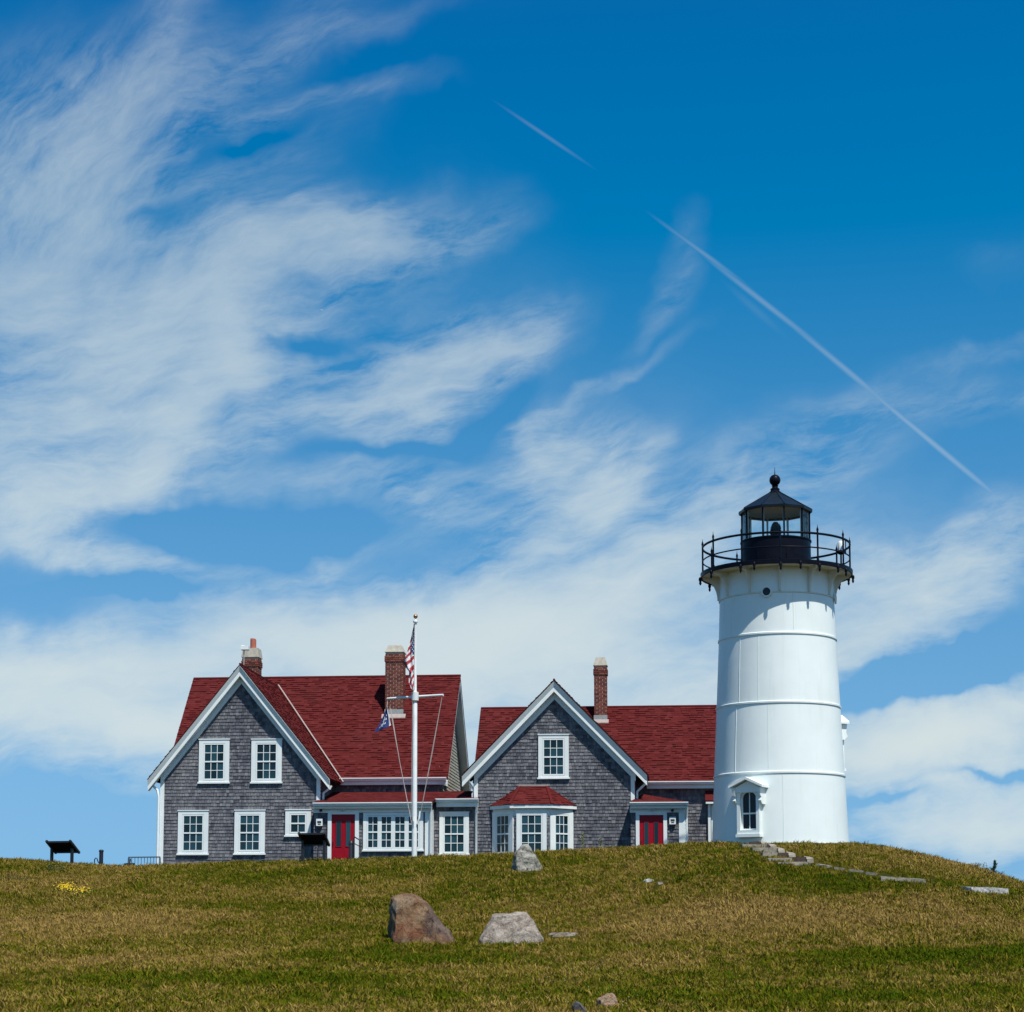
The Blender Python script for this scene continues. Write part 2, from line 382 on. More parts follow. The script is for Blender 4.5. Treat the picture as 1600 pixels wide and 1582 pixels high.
# ------------------------------------------------------------------ mesh helpers
class MB:
    def __init__(s):
        s.v, s.f, s.mi = [], [], []

    def add(s, vs, fs, mi=0):
        o = len(s.v)
        s.v += [tuple(p) for p in vs]
        s.f += [tuple(i + o for i in q) for q in fs]
        s.mi += [mi] * len(fs)
        return s

    def hexa(s, p, mi=0):   # p: 4 bottom, 4 top, same order
        return s.add(p, [(3, 2, 1, 0), (4, 5, 6, 7), (0, 1, 5, 4), (1, 2, 6, 5), (2, 3, 7, 6), (3, 0, 4, 7)], mi)

    def box(s, x0, x1, y0, y1, z0, z1, mi=0):
        return s.hexa([(x0, y0, z0), (x1, y0, z0), (x1, y1, z0), (x0, y1, z0), (x0, y0, z1), (x1, y0, z1), (x1, y1, z1), (x0, y1, z1)], mi)

    def prism_y(s, poly, y0, y1, mi=0):      # polygon in x,z pushed along y
        n = len(poly)
        vs = [(x, y0, z) for x, z in poly] + [(x, y1, z) for x, z in poly]
        fs = [tuple(range(n)), tuple(range(2 * n - 1, n - 1, -1))] + [(i, i + n, (i + 1) % n + n, (i + 1) % n) for i in range(n)]
        return s.add(vs, fs, mi)

    def prism(s, top, vec, mi=0):            # planar polygon pushed along a vector
        n = len(top)
        vec = Vector(vec)
        vs = [tuple(p) for p in top] + [tuple(Vector(p) + vec) for p in top]
        fs = [tuple(range(n)), tuple(range(2 * n - 1, n - 1, -1))] + [(i, i + n, (i + 1) % n + n, (i + 1) % n) for i in range(n)]
        return s.add(vs, fs, mi)

    def bar(s, a, b, w, h, up=(0, 0, 1), mi=0):
        a, b = Vector(a), Vector(b)
        d = (b - a).normalized()
        x = d.cross(Vector(up))
        if x.length < 1e-4:
            x = d.cross(Vector((0, 1, 0)))
        x.normalize()
        z = x.cross(d)
        x, z = x * w / 2, z * h / 2
        return s.hexa([a - x - z, a + x - z, b + x - z, b - x - z, a - x + z, a + x + z, b + x + z, b - x + z], mi)

    def tube(s, pts, r, n=8, mi=0):
        pts = [Vector(p) for p in pts]
        rs = r if isinstance(r, (list, tuple)) else [r] * len(pts)
        vs, fs = [], []
        for i, p in enumerate(pts):
            d = (pts[min(i + 1, len(pts) - 1)] - pts[max(i - 1, 0)]).normalized()
            x = d.cross(Vector((0, 1, 0)))
            if x.length < .05:
                x = d.cross(Vector((1, 0, 0)))
            x.normalize()
            y = d.cross(x)
            for k in range(n):
                t = 2 * math.pi * k / n
                vs.append(p + (x * math.cos(t) + y * math.sin(t)) * rs[i])
        for i in range(len(pts) - 1):
            for k in range(n):
                fs.append((i * n + k, i * n + (k + 1) % n, (i + 1) * n + (k + 1) % n, (i + 1) * n + k))
        fs.append(tuple(range(n - 1, -1, -1)))
        fs.append(tuple(range((len(pts) - 1) * n, len(pts) * n)))
        return s.add(vs, fs, mi)

    def lathe(s, prof, n=48, c=(0, 0), a0=0.0, cap=True, mi=0):
        vs, fs = [], []
        for r, z in prof:
            for k in range(n):
                t = a0 + 2 * math.pi * k / n
                vs.append((c[0] + r * math.sin(t), c[1] - r * math.cos(t), z))
        for i in range(len(prof) - 1):
            for k in range(n):
                fs.append((i * n + k, i * n + (k + 1) % n, (i + 1) * n + (k + 1) % n, (i + 1) * n + k))
        if cap:
            fs.append(tuple(range(n - 1, -1, -1)))
            fs.append(tuple(range((len(prof) - 1) * n, len(prof) * n)))
        return s.add(vs, fs, mi)

    def ring(s, R0, z, rr, rz=None, n=64, m=6):
        rz = rz or rr
        vs, fs = [], []
        for k in range(n):
            t = 2 * math.pi * k / n
            for j in range(m):
                q = 2 * math.pi * j / m
                r = R0 + rr * math.cos(q)
                vs.append((r * math.sin(t), -r * math.cos(t), z + rz * math.sin(q)))
        for k in range(n):
            for j in range(m):
                fs.append((k * m + j, ((k + 1) % n) * m + j, ((k + 1) % n) * m + (j + 1) % m, k * m + (j + 1) % m))
        return s.add(vs, fs)

    def build(s, name, mats, parent=None, off=(0, 0, 0), smooth=False, kind=None, recalc=True, angle=None):
        me = bpy.data.meshes.new(name)
        ox, oy, oz = off
        me.from_pydata([(x - ox, y - oy, z - oz) for x, y, z in s.v], [], s.f)
        for mt in (mats if isinstance(mats, (list, tuple)) else [mats]):
            me.materials.append(mt)
        if any(s.mi):
            me.polygons.foreach_set('material_index', s.mi)
        if recalc:
            bm = bmesh.new()
            bm.from_mesh(me)
            bmesh.ops.recalc_face_normals(bm, faces=bm.faces)
            bm.to_mesh(me)
            bm.free()
        if smooth or angle:
            me.polygons.foreach_set('use_smooth', [True] * len(me.polygons))
            if angle:
                me.set_sharp_from_angle(angle=R(angle))
        me.update()
        o = bpy.data.objects.new(name, me)
        COL.objects.link(o)
        if parent:
            o.parent = parent
        if kind:
            o['kind'] = kind
        return o


def empty(name, loc, rz, label, cat, group=None):
    o = bpy.data.objects.new(name, None)
    COL.objects.link(o)
    o.empty_display_size = .3
    o.location = loc
    o.rotation_euler = (0, 0, rz)
    tag(o, label, cat, group)
    return o


def tag(o, label, cat, group=None):
    o['label'] = label
    o['category'] = cat
    if group:
        o['group'] = group
    return o


def inst(mesh, name, parent, loc=(0, 0, 0), rz=0.0):
    o = bpy.data.objects.new(name, mesh)
    COL.objects.link(o)
    o.parent = parent
    o.location = loc
    o.rotation_euler = (0, 0, rz)
    return o


# ------------------------------------------------------------------ terrain
def vnoise(x, y, seed=0):
    xi, yi = np.floor(x), np.floor(y)
    fx, fy = x - xi, y - yi
    fx, fy = fx * fx * (3 - 2 * fx), fy * fy * (3 - 2 * fy)

    def h(a, b):
        s = np.sin(a * 127.1 + b * 311.7 + seed * 74.7) * 43758.5453
        return s - np.floor(s)
    return (h(xi, yi) * (1 - fx) + h(xi + 1, yi) * fx) * (1 - fy) + (h(xi, yi + 1) * (1 - fx) + h(xi + 1, yi + 1) * fx) * fy


def fbm(x, y, seed=0, o=3):
    t, a, k = 0, 1.0, 1.0
    for i in range(o):
        t = t + a * (vnoise(x * k, y * k, seed + i) - .5)
        a *= .5
        k *= 2.1
    return t


CREST = [(-700, 1352), (-200, 1338), (0, 1341), (60, 1343), (150, 1351), (200, 1353), (250, 1351), (320, 1348), (440, 1344), (520, 1342), (650, 1338), (750, 1336),
         (800, 1334), (880, 1328), (960, 1323), (1040, 1318), (1110, 1315), (1150, 1314), (1225, 1316), (1325, 1316), (1360, 1318),
         (1400, 1325), (1450, 1338), (1500, 1350), (1560, 1368), (1600, 1381), (1750, 1420), (2100, 1470)]
_cx = np.array([c[0] for c in CREST], float)
_cy = np.array([c[1] for c in CREST], float)
_gs = np.array([0, .056, .2, .28, .5, .667, .778, .889, .944, 1.0])
_gz = np.array([0, .025, .08, .127, .27, .515, .715, .885, .953, 1.0])


def sstep(x, a, b):
    t = np.clip((x - a) / (b - a), 0, 1)
    return t * t * (3 - 2 * t)


def ground_z(X, Y, bumps=True):
    X, Y = np.asarray(X, float), np.asarray(Y, float)
    pxa = 800 + 3000 * X / 63.0
    Yc = 64.5 - 4.4 * sstep(pxa, 930, 1120)
    px = 800 + 3000 * X / Yc
    c = sum(np.interp(px + d, _cx, _cy) for d in (-30, -15, 0, 15, 30)) / 5 + 4.5
    yc = (PY0 - c) / F
    b = (math.sin(TH) + yc * math.cos(TH)) / (math.cos(TH) - yc * math.sin(TH))
    zc = EYE + b * Yc
    s = np.clip((Y - 28) / (Yc - 28), 0, 1)
    g = sum(np.interp(np.clip(s + d, 0, 1), _gs, _gz) for d in (-.06, -.03, 0, .03, .06)) / 5
    lim = np.clip(1 - (1 - s) / .06, 0, 1)
    g = g * (1 - lim) + lim * 1.0
    near = 0.15 * sstep(Y, 5, 28)
    z = near + (zc - .15) * g
    d = Y - Yc
    z = z + .03 * np.clip(d, 0, 1.5) - .85 * sstep(d, 1.2, 5.5)
    z = z - 12 * sstep(Y, 95, 190) - 3 * sstep(np.abs(X), 60, 160) * sstep(Y, 20, 60)
    if bumps:
        k = sstep(Y, 8, 25) * (1 - sstep(d, -3, 0) * .8)
        z = z + k * (.16 * fbm(X * .22, Y * .22, 3) + .11 * fbm(X * .9, Y * .9, 9))
    return z


def gz1(X, Y):
    return float(ground_z(np.array([X]), np.array([Y]))[0])


def on_ground(px, py, y0=27.0, y1=72.0):
    a, b = ray(px, py)
    Ys = np.arange(y0, y1, .05)
    d = EYE + b * Ys - ground_z(a * Ys, Ys)
    i = int(np.argmax(d < 0)) if np.any(d < 0) else int(np.argmin(d))
    Y = float(Ys[i])
    return Vector((a * Y, Y, gz1(a * Y, Y)))


def axis(lo, hi, st, far):
    a = np.arange(lo, hi + 1e-6, st)
    e = [1.5, 4, 9, 20, 45, 110, 300, 900, 2500, far]
    return np.concatenate([lo - np.array(e[::-1]), a, hi + np.array(e)])


def grid_mesh(name, xs, ys):
    XX, YY = np.meshgrid(xs, ys)
    ZZ = ground_z(XX, YY)
    vs = np.stack([XX.ravel(), YY.ravel(), ZZ.ravel()], 1)
    nx, ny = len(xs), len(ys)
    i = np.arange((nx - 1) * (ny - 1))
    r, c = i // (nx - 1), i % (nx - 1)
    q = np.stack([r * nx + c, r * nx + c + 1, (r + 1) * nx + c + 1, (r + 1) * nx + c], 1)
    me = bpy.data.meshes.new(name)
    me.vertices.add(len(vs))
    me.vertices.foreach_set('co', vs.ravel())
    me.loops.add(q.size)
    me.loops.foreach_set('vertex_index', q.ravel().astype(np.int32))
    me.polygons.add(len(q))
    me.polygons.foreach_set('loop_start', np.arange(0, q.size, 4, dtype=np.int32))
    me.polygons.foreach_set('loop_total', np.full(len(q), 4, np.int32))
    me.polygons.foreach_set('use_smooth', np.ones(len(q), bool))
    me.update()
    me.validate()
    return me, XX, YY, ZZ


# grass colour: dry and green patches by place, shared by soil and blades
PATCHES = [  # photo pixel, half sizes in metres, angle, + dry / - green
    (1300, 1440, 8, 5, 0, .34), (130, 1440, 7, 6, 0, .42), (200, 1500, 4, 2, 0, .30), (560, 1400, 3, 2, 0, .22), (1050, 1450, 4, 1.6, 8, .30), (1480, 1430, 3, 2, 0, .22), (700, 1550, 3, 1.5, 0, .2), (80, 1380, 5, 4, 0, .35), (1000, 1500, 3, 2.2, 0, .28), (980, 1430, 6, 4, 0, .18),
    (660, 1500, 5, 2.2, 0, -.35), (330, 1530, 6, 3, 0, -.28), (1480, 1500, 6, 3, 5, -.42), (900, 1560, 8, 2.2, 0, -.25), (780, 1480, 3, 1.5, 0, -.25),
    (300, 1420, 5, 2.0, -10, -.35), (420, 1375, 6, 5, 0, -.15), (1330, 1385, 5, 2.5, -12, -.25), (700, 1400, 5, 4, 0, -.12), (1250, 1560, 8, 2.5, 0, -.3),
    (60, 1560, 5, 3, 0, .1), (1150, 1400, 5, 3, 0, .12), (1480, 1350, 6, 5, 0, .28)]


def grass_colour(nt, pos, instanced):
    flat = nd(nt, 'ShaderNodeVectorMath', {0: pos, 1: (1, 1, 0)}, operation='MULTIPLY').outputs[0]
    mp = nd(nt, 'ShaderNodeMapping', {'Vector': flat, 'Scale': (.16, .24, 1)})
    n1 = nd(nt, 'ShaderNodeTexNoise', {'Vector': mp.outputs[0], 'Scale': 1.0, 'Detail': 5.0, 'Roughness': .62, 'Distortion': .6}).outputs[0]
    n2 = nd(nt, 'ShaderNodeTexNoise', {'Vector': flat, 'Scale': 1.5, 'Detail': 4.0, 'Roughness': .65}).outputs[0]
    n3 = nd(nt, 'ShaderNodeTexNoise', {'Vector': flat, 'Scale': 7.0, 'Detail': 2.0}).outputs[0]
    d = mth(nt, 'ADD', mth(nt, 'MULTIPLY', n1, 1.1), mth(nt, 'MULTIPLY', n2, .62))
    d = mth(nt, 'ADD', d, mth(nt, 'MULTIPLY', n3, .32))
    wn = nd(nt, 'ShaderNodeTexNoise', {'Vector': flat, 'Scale': .55, 'Detail': 4.0, 'Roughness': .6})
    wv = nd(nt, 'ShaderNodeVectorMath', {0: wn.outputs['Color'], 1: (.5, .5, .5)}, operation='SUBTRACT').outputs[0]
    wv = nd(nt, 'ShaderNodeVectorMath', {0: wv, 1: (5.0, 6.0, 0)}, operation='MULTIPLY').outputs[0]
    flat_w = nd(nt, 'ShaderNodeVectorMath', {0: flat, 1: wv}, operation='ADD').outputs[0]
    for px, py, rx, ry, an, w in PATCHES:
        g = on_ground(px, py)
        m = nd(nt, 'ShaderNodeMapping', {'Vector': flat_w, 'Location': (g.x, g.y, 0), 'Rotation': (0, 0, R(an)), 'Scale': (rx * .8, ry, 1)}, vector_type='TEXTURE')
        ln = nd(nt, 'ShaderNodeVectorMath', {0: m.outputs[0]}, operation='LENGTH').outputs['Value']
        d = mth(nt, 'ADD', d, smooth(nt, ln, 1.2, 0, 0, w * .9))
    if instanced:
        oi = nd(nt, 'ShaderNodeObjectInfo')
        d = mth(nt, 'ADD', d, smooth(nt, oi.outputs['Random'], 0, 1, -.26, .26))
    ramp = nd(nt, 'ShaderNodeValToRGB', {'Fac': smooth(nt, d, .54, 1.40)})
    cr = ramp.color_ramp
    pts = GRASS_RAMP
    for i, (p, c) in enumerate(pts):
        e = cr.elements[i] if i < 2 else cr.elements.new(p)
        e.position = p
        e.color = (*c, 1)
    return ramp.outputs[0]


GRASS_RAMP = [(0, (.042, .064, .002)), (.28, (.072, .080, .003)), (.5, (.106, .090, .005)), (.72, (.158, .114, .015)), (1, (.245, .158, .045))]

xs = axis(-34, 40, .4, 7000)
ys = axis(24, 72, .4, 7000)
ys = np.concatenate([ys[:10], np.arange(0, 24, 2.0), ys[10:]])
ys = np.unique(np.round(ys, 3))
gme, _, _, _ = grid_mesh('ground', xs, ys)
mg, ntg, pg = new_mat('turf_soil')
geo_ = nd(ntg, 'ShaderNodeNewGeometry')
gc = grass_colour(ntg, geo_.outputs['Position'], False)
nn = nd(ntg, 'ShaderNodeTexNoise', {'Vector': geo_.outputs['Position'], 'Scale': 14.0, 'Detail': 5.0, 'Roughness': .7})
gc = mixc(ntg, 1.0, gc, nd(ntg, 'ShaderNodeCombineColor', {k: smooth(ntg, nn.outputs[0], .3, .7, .22, .60) for k in (0, 1, 2)}).outputs[0], 'MULTIPLY')
ntg.links.new(gc, pg.inputs['Base Color'])
pg.inputs['Roughness'].default_value = .95
pg.inputs['Specular IOR Level'].default_value = .1
bp_ = nd(ntg, 'ShaderNodeBump', {'Height': nn.outputs[0], 'Strength': .8, 'Distance': .05})
ntg.links.new(bp_.outputs[0], pg.inputs['Normal'])
gme.materials.append(mg)
ground = bpy.data.objects.new('ground', gme)
COL.objects.link(ground)
ground['kind'] = 'structure'
ground['label'] = 'grassy hill rising to the lighthouse and houses'

# ------------------------------------------------------------------ grass blades (stuff)
mgb, ntb, pb = new_mat('grass_blade')
geb = nd(ntb, 'ShaderNodeNewGeometry')
cb = grass_colour(ntb, geb.outputs['Position'], True)
kb = smooth(ntb, geb.outputs['Random Per Island'], 0, 1, .62, 1.55)
cb = mixc(ntb, 1.0, cb, nd(ntb, 'ShaderNodeCombineColor', {0: kb, 1: kb, 2: kb}).outputs[0], 'MULTIPLY')
ntb.links.new(cb, pb.inputs['Base Color'])
pb.inputs['Roughness'].default_value = .9
pb.inputs['Specular IOR Level'].default_value = .03
TOWER_Y, TOWER_PX = 62.5, 1219.0
TX = ray(TOWER_PX, 1315)[0] * TOWER_Y
STEP_PX = [(1168, 1317), (1185, 1321), (1200, 1326), (1213, 1331), (1226, 1336), (1240, 1341), (1255, 1346), (1275, 1351)]


def build_grass():
    gx = np.arange(-32, 36.01, .4)
    gy = np.arange(27.2, 69.6, .4)
    me, XX, YY, ZZ = grid_mesh('grass', gx, gy)
    half = .285 * YY + 8.5
    d = (np.abs(XX) < half).astype(float)
    d *= 1 - (np.hypot(XX - TX, YY - TOWER_Y) < 2.1)
    path = [on_ground(*p) for p in STEP_PX] + [on_ground(1378, 1371), on_ground(1445, 1377)]
    for a, b in zip(path[:-1], path[1:]):
        ab = np.array([b.x - a.x, b.y - a.y])
        t = np.clip(((XX - a.x) * ab[0] + (YY - a.y) * ab[1]) / (ab @ ab), 0, 1)
        dist = np.hypot(XX - a.x - t * ab[0], YY - a.y - t * ab[1])
        d *= np.clip((dist - .35) / .4, 0.05, 1)
    for (px_, py_, r0) in ((950, 1576, .42), (905, 1584, .40), (1013, 1380, .40), (1032, 1383, .3), (880, 1463, .55)):
        g_ = on_ground(px_, py_)
        d *= np.clip((np.hypot(XX - g_.x, YY - g_.y) - r0) / .25, .12, 1)
    at_ = me.attributes.new('dens', 'FLOAT', 'POINT')
    at_.data.foreach_set('value', d.ravel())
    o = bpy.data.objects.new('grass', me)
    COL.objects.link(o)
    o['kind'] = 'stuff'
    o['label'] = 'short dry mown grass covering the hill'
    me.materials.append(mgb)
    # tuft meshes, used only as instances
    tufts = bpy.data.collections.new('grass_tufts')
    r = random.Random(5)
    for k in range(6):
        mb = MB()
        nb, hgt = (20, .052) if k < 4 else (13, .095)
        for i in range(nb):
            a, rad = r.uniform(0, 6.28), .11 * math.sqrt(r.random())
            bx, by = rad * math.cos(a), rad * math.sin(a)
            h = hgt * r.uniform(.55, 1.25)
            w = r.uniform(.005, .010)
            la, ll = r.uniform(0, 6.28), h * r.uniform(.2, 1.0)
            dx, dy = math.cos(la) * ll, math.sin(la) * ll
            wa = r.uniform(0, 6.28)
            wx, wy = math.cos(wa) * w, math.sin(wa) * w
            mb.add([(bx - wx, by - wy, -.02), (bx + wx, by + wy, -.02), (bx + dx * .35 + wx * .8, by + dy * .35 + wy * .8, h * .6),
                    (bx + dx * .35 - wx * .8, by + dy * .35 - wy * .8, h * .6), (bx + dx, by + dy, h)], [(0, 1, 2, 3), (3, 2, 4)])
        tm = bpy.data.meshes.new('grass_tuft')
        tm.from_pydata(mb.v, [], mb.f)
        tm.materials.append(mgb)
        tufts.objects.link(bpy.data.objects.new('grass_tuft', tm))
    ng = bpy.data.node_groups.new('grass_scatter', 'GeometryNodeTree')
    ng.interface.new_socket('Geometry', in_out='INPUT', socket_type='NodeSocketGeometry')
    ng.interface.new_socket('Geometry', in_out='OUTPUT', socket_type='NodeSocketGeometry')
    gi, go = ng.nodes.new('NodeGroupInput'), ng.nodes.new('NodeGroupOutput')
    na = ng.nodes.new('GeometryNodeInputNamedAttribute')
    na.data_type = 'FLOAT'
    na.inputs['Name'].default_value = 'dens'
    mm = ng.nodes.new('ShaderNodeMath')
    mm.operation = 'MULTIPLY'
    mm.inputs[1].default_value = 150.0
    ng.links.new(na.outputs[0], mm.inputs[0])
    dp = ng.nodes.new('GeometryNodeDistributePointsOnFaces')
    ng.links.new(gi.outputs[0], dp.inputs['Mesh'])
    ng.links.new(mm.outputs[0], dp.inputs['Density'])
    ci = ng.nodes.new('GeometryNodeCollectionInfo')
    ci.inputs['Collection'].default_value = tufts
    ci.inputs['Separate Children'].default_value = True
    ci.inputs['Reset Children'].default_value = True
    rv = ng.nodes.new('FunctionNodeRandomValue')
    rv.data_type = 'FLOAT_VECTOR'
    rv.inputs[0].default_value = (-.22, -.22, 0)
    rv.inputs[1].default_value = (.22, .22, 6.283)
    rs = ng.nodes.new('FunctionNodeRandomValue')
    rs.data_type = 'FLOAT'
    rs.inputs[2].default_value = .7
    rs.inputs[3].default_value = 1.35
    rs.inputs['Seed'].default_value = 3
    ip = ng.nodes.new('GeometryNodeInstanceOnPoints')
    ip.inputs['Pick Instance'].default_value = True
    ng.links.new(dp.outputs['Points'], ip.inputs['Points'])
    ng.links.new(ci.outputs[0], ip.inputs['Instance'])
    ng.links.new(rv.outputs[0], ip.inputs['Rotation'])
    ps = ng.nodes.new('GeometryNodeInputPosition')
    cn = ng.nodes.new('ShaderNodeTexNoise')
    cn.inputs['Scale'].default_value = 1.7
    cn.inputs['Detail'].default_value = 3.0
    cn.inputs['Roughness'].default_value = .65
    ng.links.new(ps.outputs[0], cn.inputs['Vector'])
    cm = ng.nodes.new('ShaderNodeMapRange')
    for k_, v_ in (('From Min', .34), ('From Max', .68), ('To Min', .42), ('To Max', 1.42)):
        cm.inputs[k_].default_value = v_
    ng.links.new(cn.outputs[0], cm.inputs['Value'])
    sm_ = ng.nodes.new('ShaderNodeMath')
    sm_.operation = 'MULTIPLY'
    ng.links.new(rs.outputs[1], sm_.inputs[0])
    ng.links.new(cm.outputs[0], sm_.inputs[1])
    ng.links.new(sm_.outputs[0], ip.inputs['Scale'])
    ng.links.new(ip.outputs[0], go.inputs[0])
    md = o.modifiers.new('scatter', 'NODES')
    md.node_group = ng


build_grass()

# ------------------------------------------------------------------ houses: local frame u (right), v (into the house), z
A = R(5)
HY = 70.0
cA, sA = math.cos(A), math.sin(A)


def HP(px, py, v):
    a, b = ray(px, py)
    t = (v + HY * cA) / (a * sA + cA)
    return a * t * cA - (t - HY) * sA, EYE + b * t        # u, z


def HU(px, v):
    return HP(px, 1200, v)[0]


def HZ(py, v, px=700):
    return HP(px, py, v)[1]


def to_world(u, v, z):
    return Vector((u * cA + v * sA, HY - u * sA + v * cA, z))


def clip_rng(poly, w):
    """Left and right limit of a convex polygon at height w."""
    xs_ = []
    n = len(poly)
    for i in range(n):
        (x0, w0), (x1, w1) = poly[i], poly[(i + 1) % n]
        if min(w0, w1) - 1e-9 <= w <= max(w0, w1) + 1e-9:
            if abs(w1 - w0) < 1e-9:
                xs_ += [x0, x1]
            else:
                xs_.append(x0 + (x1 - x0) * (w - w0) / (w1 - w0))
    return (min(xs_), max(xs_)) if xs_ else None


def shingles(P0, ea, eu, nrm, poly, expo, wmin, wmax, lift, gap, rn, regular=False, jit=.006, holes=(), laminate=False):
    """Courses of separate shingles over a convex polygon (s along ea, t along eu)."""
    P0, ea, eu, nrm = Vector(P0), Vector(ea), Vector(eu), Vector(nrm)
    mb = MB()
    t0, t1 = min(p[1] for p in poly), max(p[1] for p in poly)
    nrow = max(1, int(math.ceil((t1 - t0) / expo)))
    for i in range(nrow):
        a, b = t0 + i * expo, min(t0 + (i + 1) * expo, t1)
        if b - a < .01:
            continue
        la, lb = clip_rng(poly, a + 1e-4), clip_rng(poly, b - 1e-4)
        if not la or not lb:
            continue
        x, xe = min(la[0], lb[0]), max(la[1], lb[1])
        x -= rn.uniform(0, wmax) if not regular else (.5 * wmax if i % 2 else 0) + rn.uniform(0, .04)
        while x < xe:
            w = rn.uniform(wmin, wmax)
            s0, s1 = x + gap / 2, x + w - gap / 2
            x += w
            a0, a1 = max(s0, la[0]), min(s1, la[1])
            b0, b1 = max(s0, lb[0]), min(s1, lb[1])
            if a1 - a0 < .004 and b1 - b0 < .004:
                continue
            a0, a1 = (a0, a1) if a1 > a0 else ((a0 + a1) / 2 - .001, (a0 + a1) / 2 + .001)
            b0, b1 = (b0, b1) if b1 > b0 else ((b0 + b1) / 2 - .001, (b0 + b1) / 2 + .001)
            cs, ct = (a0 + a1) / 2, (a + b) / 2
            if any(h[0] < a0 and a1 < h[1] and h[2] < a and b < h[3] for h in holes):
                continue
            l = lift * rn.uniform(.75, 1.25)
            if laminate:              # architectural shingles: single and double tabs
                l = lift * (1.35 if rn.random() < .5 else .35)
            aa = a + rn.uniform(-jit, jit)
            p = [P0 + ea * a0 + eu * aa, P0 + ea * a1 + eu * aa, P0 + ea * b1 + eu * (b + .008), P0 + ea * b0 + eu * (b + .008)]
            q = [p[0] + nrm * l, p[1] + nrm * l, p[2] + nrm * .002, p[3] + nrm * .002]
            mb.add([p[0], p[1], q[0], q[1], q[2], q[3]], [(2, 3, 4, 5), (0, 1, 3, 2), (0, 2, 5), (1, 4, 3)])
    return mb


PANES = {}


def pane_mesh(w, h, mat):
    k = (round(w, 3), round(h, 3), mat.name)
    if k not in PANES:
        me = bpy.data.meshes.new('pane')
        mb = MB().box(-w / 2, w / 2, -.004, .004, -h / 2, h / 2)
        me.from_pydata(mb.v, [], mb.f)
        me.materials.append(mat)
        PANES[k] = me
    return PANES[k]


def window(parent, off, u, v, zc, W, H, gw, gh, cols, rows, rot=0.0, units=1, pitch=0.0, sill=True, pmat=None, cap=True):
    """Double-hung window; (u,v,zc) is the middle of the casing on the wall face; front is -y."""
    pmat = pmat or M['pane']
    mb = MB()
    tw = gw if units == 1 else pitch * (units - 1) + gw
    gy0 = -.02                                          # glass plane
    hw, hh = W / 2, H / 2
    zb = -hh + (.06 if sill else .0)
    sash_l = tw / 2 + .055
    gz0, gz1 = -gh / 2, gh / 2
    fr = -.058
    mb.box(-hw, -sash_l, fr, -.001, zb, hh)
    mb.box(sash_l, hw, fr, -.001, zb, hh)
    mb.box(-sash_l, sash_l, fr, -.001, gz1 + .055, hh)
    mb.box(-sash_l, sash_l, fr, -.001, zb, gz0 - .07)
    if cap:
        mb.box(-hw - .02, hw + .02, fr - .022, -.002, hh + .001, hh + .035)
    win = mb.build('window', M['white'], parent)
    win.location = (u - off[0], v - off[1], zc - off[2])
    win.rotation_euler = (0, 0, rot)
    if sill:
        MB().box(-hw - .035, hw + .035, fr - .022, -.003, -hh, zb - .001).build('sill', M['white'], win)
    for k in range(units):
        cx = (k - (units - 1) / 2) * pitch if units > 1 else 0
        sb = MB()
        st_, y0, y1 = .05, -.052, -.012
        if units > 1 and k < units - 1:
            sb.box(cx + gw / 2 + st_ + .002, cx + pitch - gw / 2 - st_ - .002, fr + .004, -.002, gz0 - .069, gz1 + .054)
        sb.box(cx - gw / 2 - st_, cx - gw / 2, y0, y1, gz0 - .06, gz1 + .05)
        sb.box(cx + gw / 2, cx + gw / 2 + st_, y0, y1, gz0 - .06, gz1 + .05)
        sb.box(cx - gw / 2, cx + gw / 2, y0, y1, gz1, gz1 + .05)
        sb.box(cx - gw / 2, cx + gw / 2, y0, y1, gz0 - .06, gz0)
        sb.box(cx - gw / 2, cx + gw / 2, y0 - .006, y1, -.025, .025)
        sh = gh / 2 - .025
        mw = .022
        for half in (0, 1):
            z0 = .025 if half else gz0
            for c in range(1, cols):
                x = cx - gw / 2 + gw * c / cols
                sb.box(x - mw / 2, x + mw / 2, y0 + .008, y1 - .002, z0 + .001, z0 + sh - .001)
            for r_ in range(1, rows):
                z = z0 + sh * r_ / rows
                for c in range(cols):
                    xa, xb = cx - gw / 2 + gw * c / cols, cx - gw / 2 + gw * (c + 1) / cols
                    sb.box(xa + (mw / 2 if c else 0), xb - (mw / 2 if c < cols - 1 else 0), y0 + .008, y1 - .002, z - mw / 2, z + mw / 2)
            for c in range(cols):
                for r_ in range(rows):
                    xa, xb = cx - gw / 2 + gw * c / cols, cx - gw / 2 + gw * (c + 1) / cols
                    pw, ph = gw / cols, sh / rows
                    inst(pane_mesh(pw, ph, pmat), 'pane', win, ((xa + xb) / 2, gy0 - .004, z0 + ph * (r_ + .5)))
        sb.build('sash', M['white'], win)
    return win


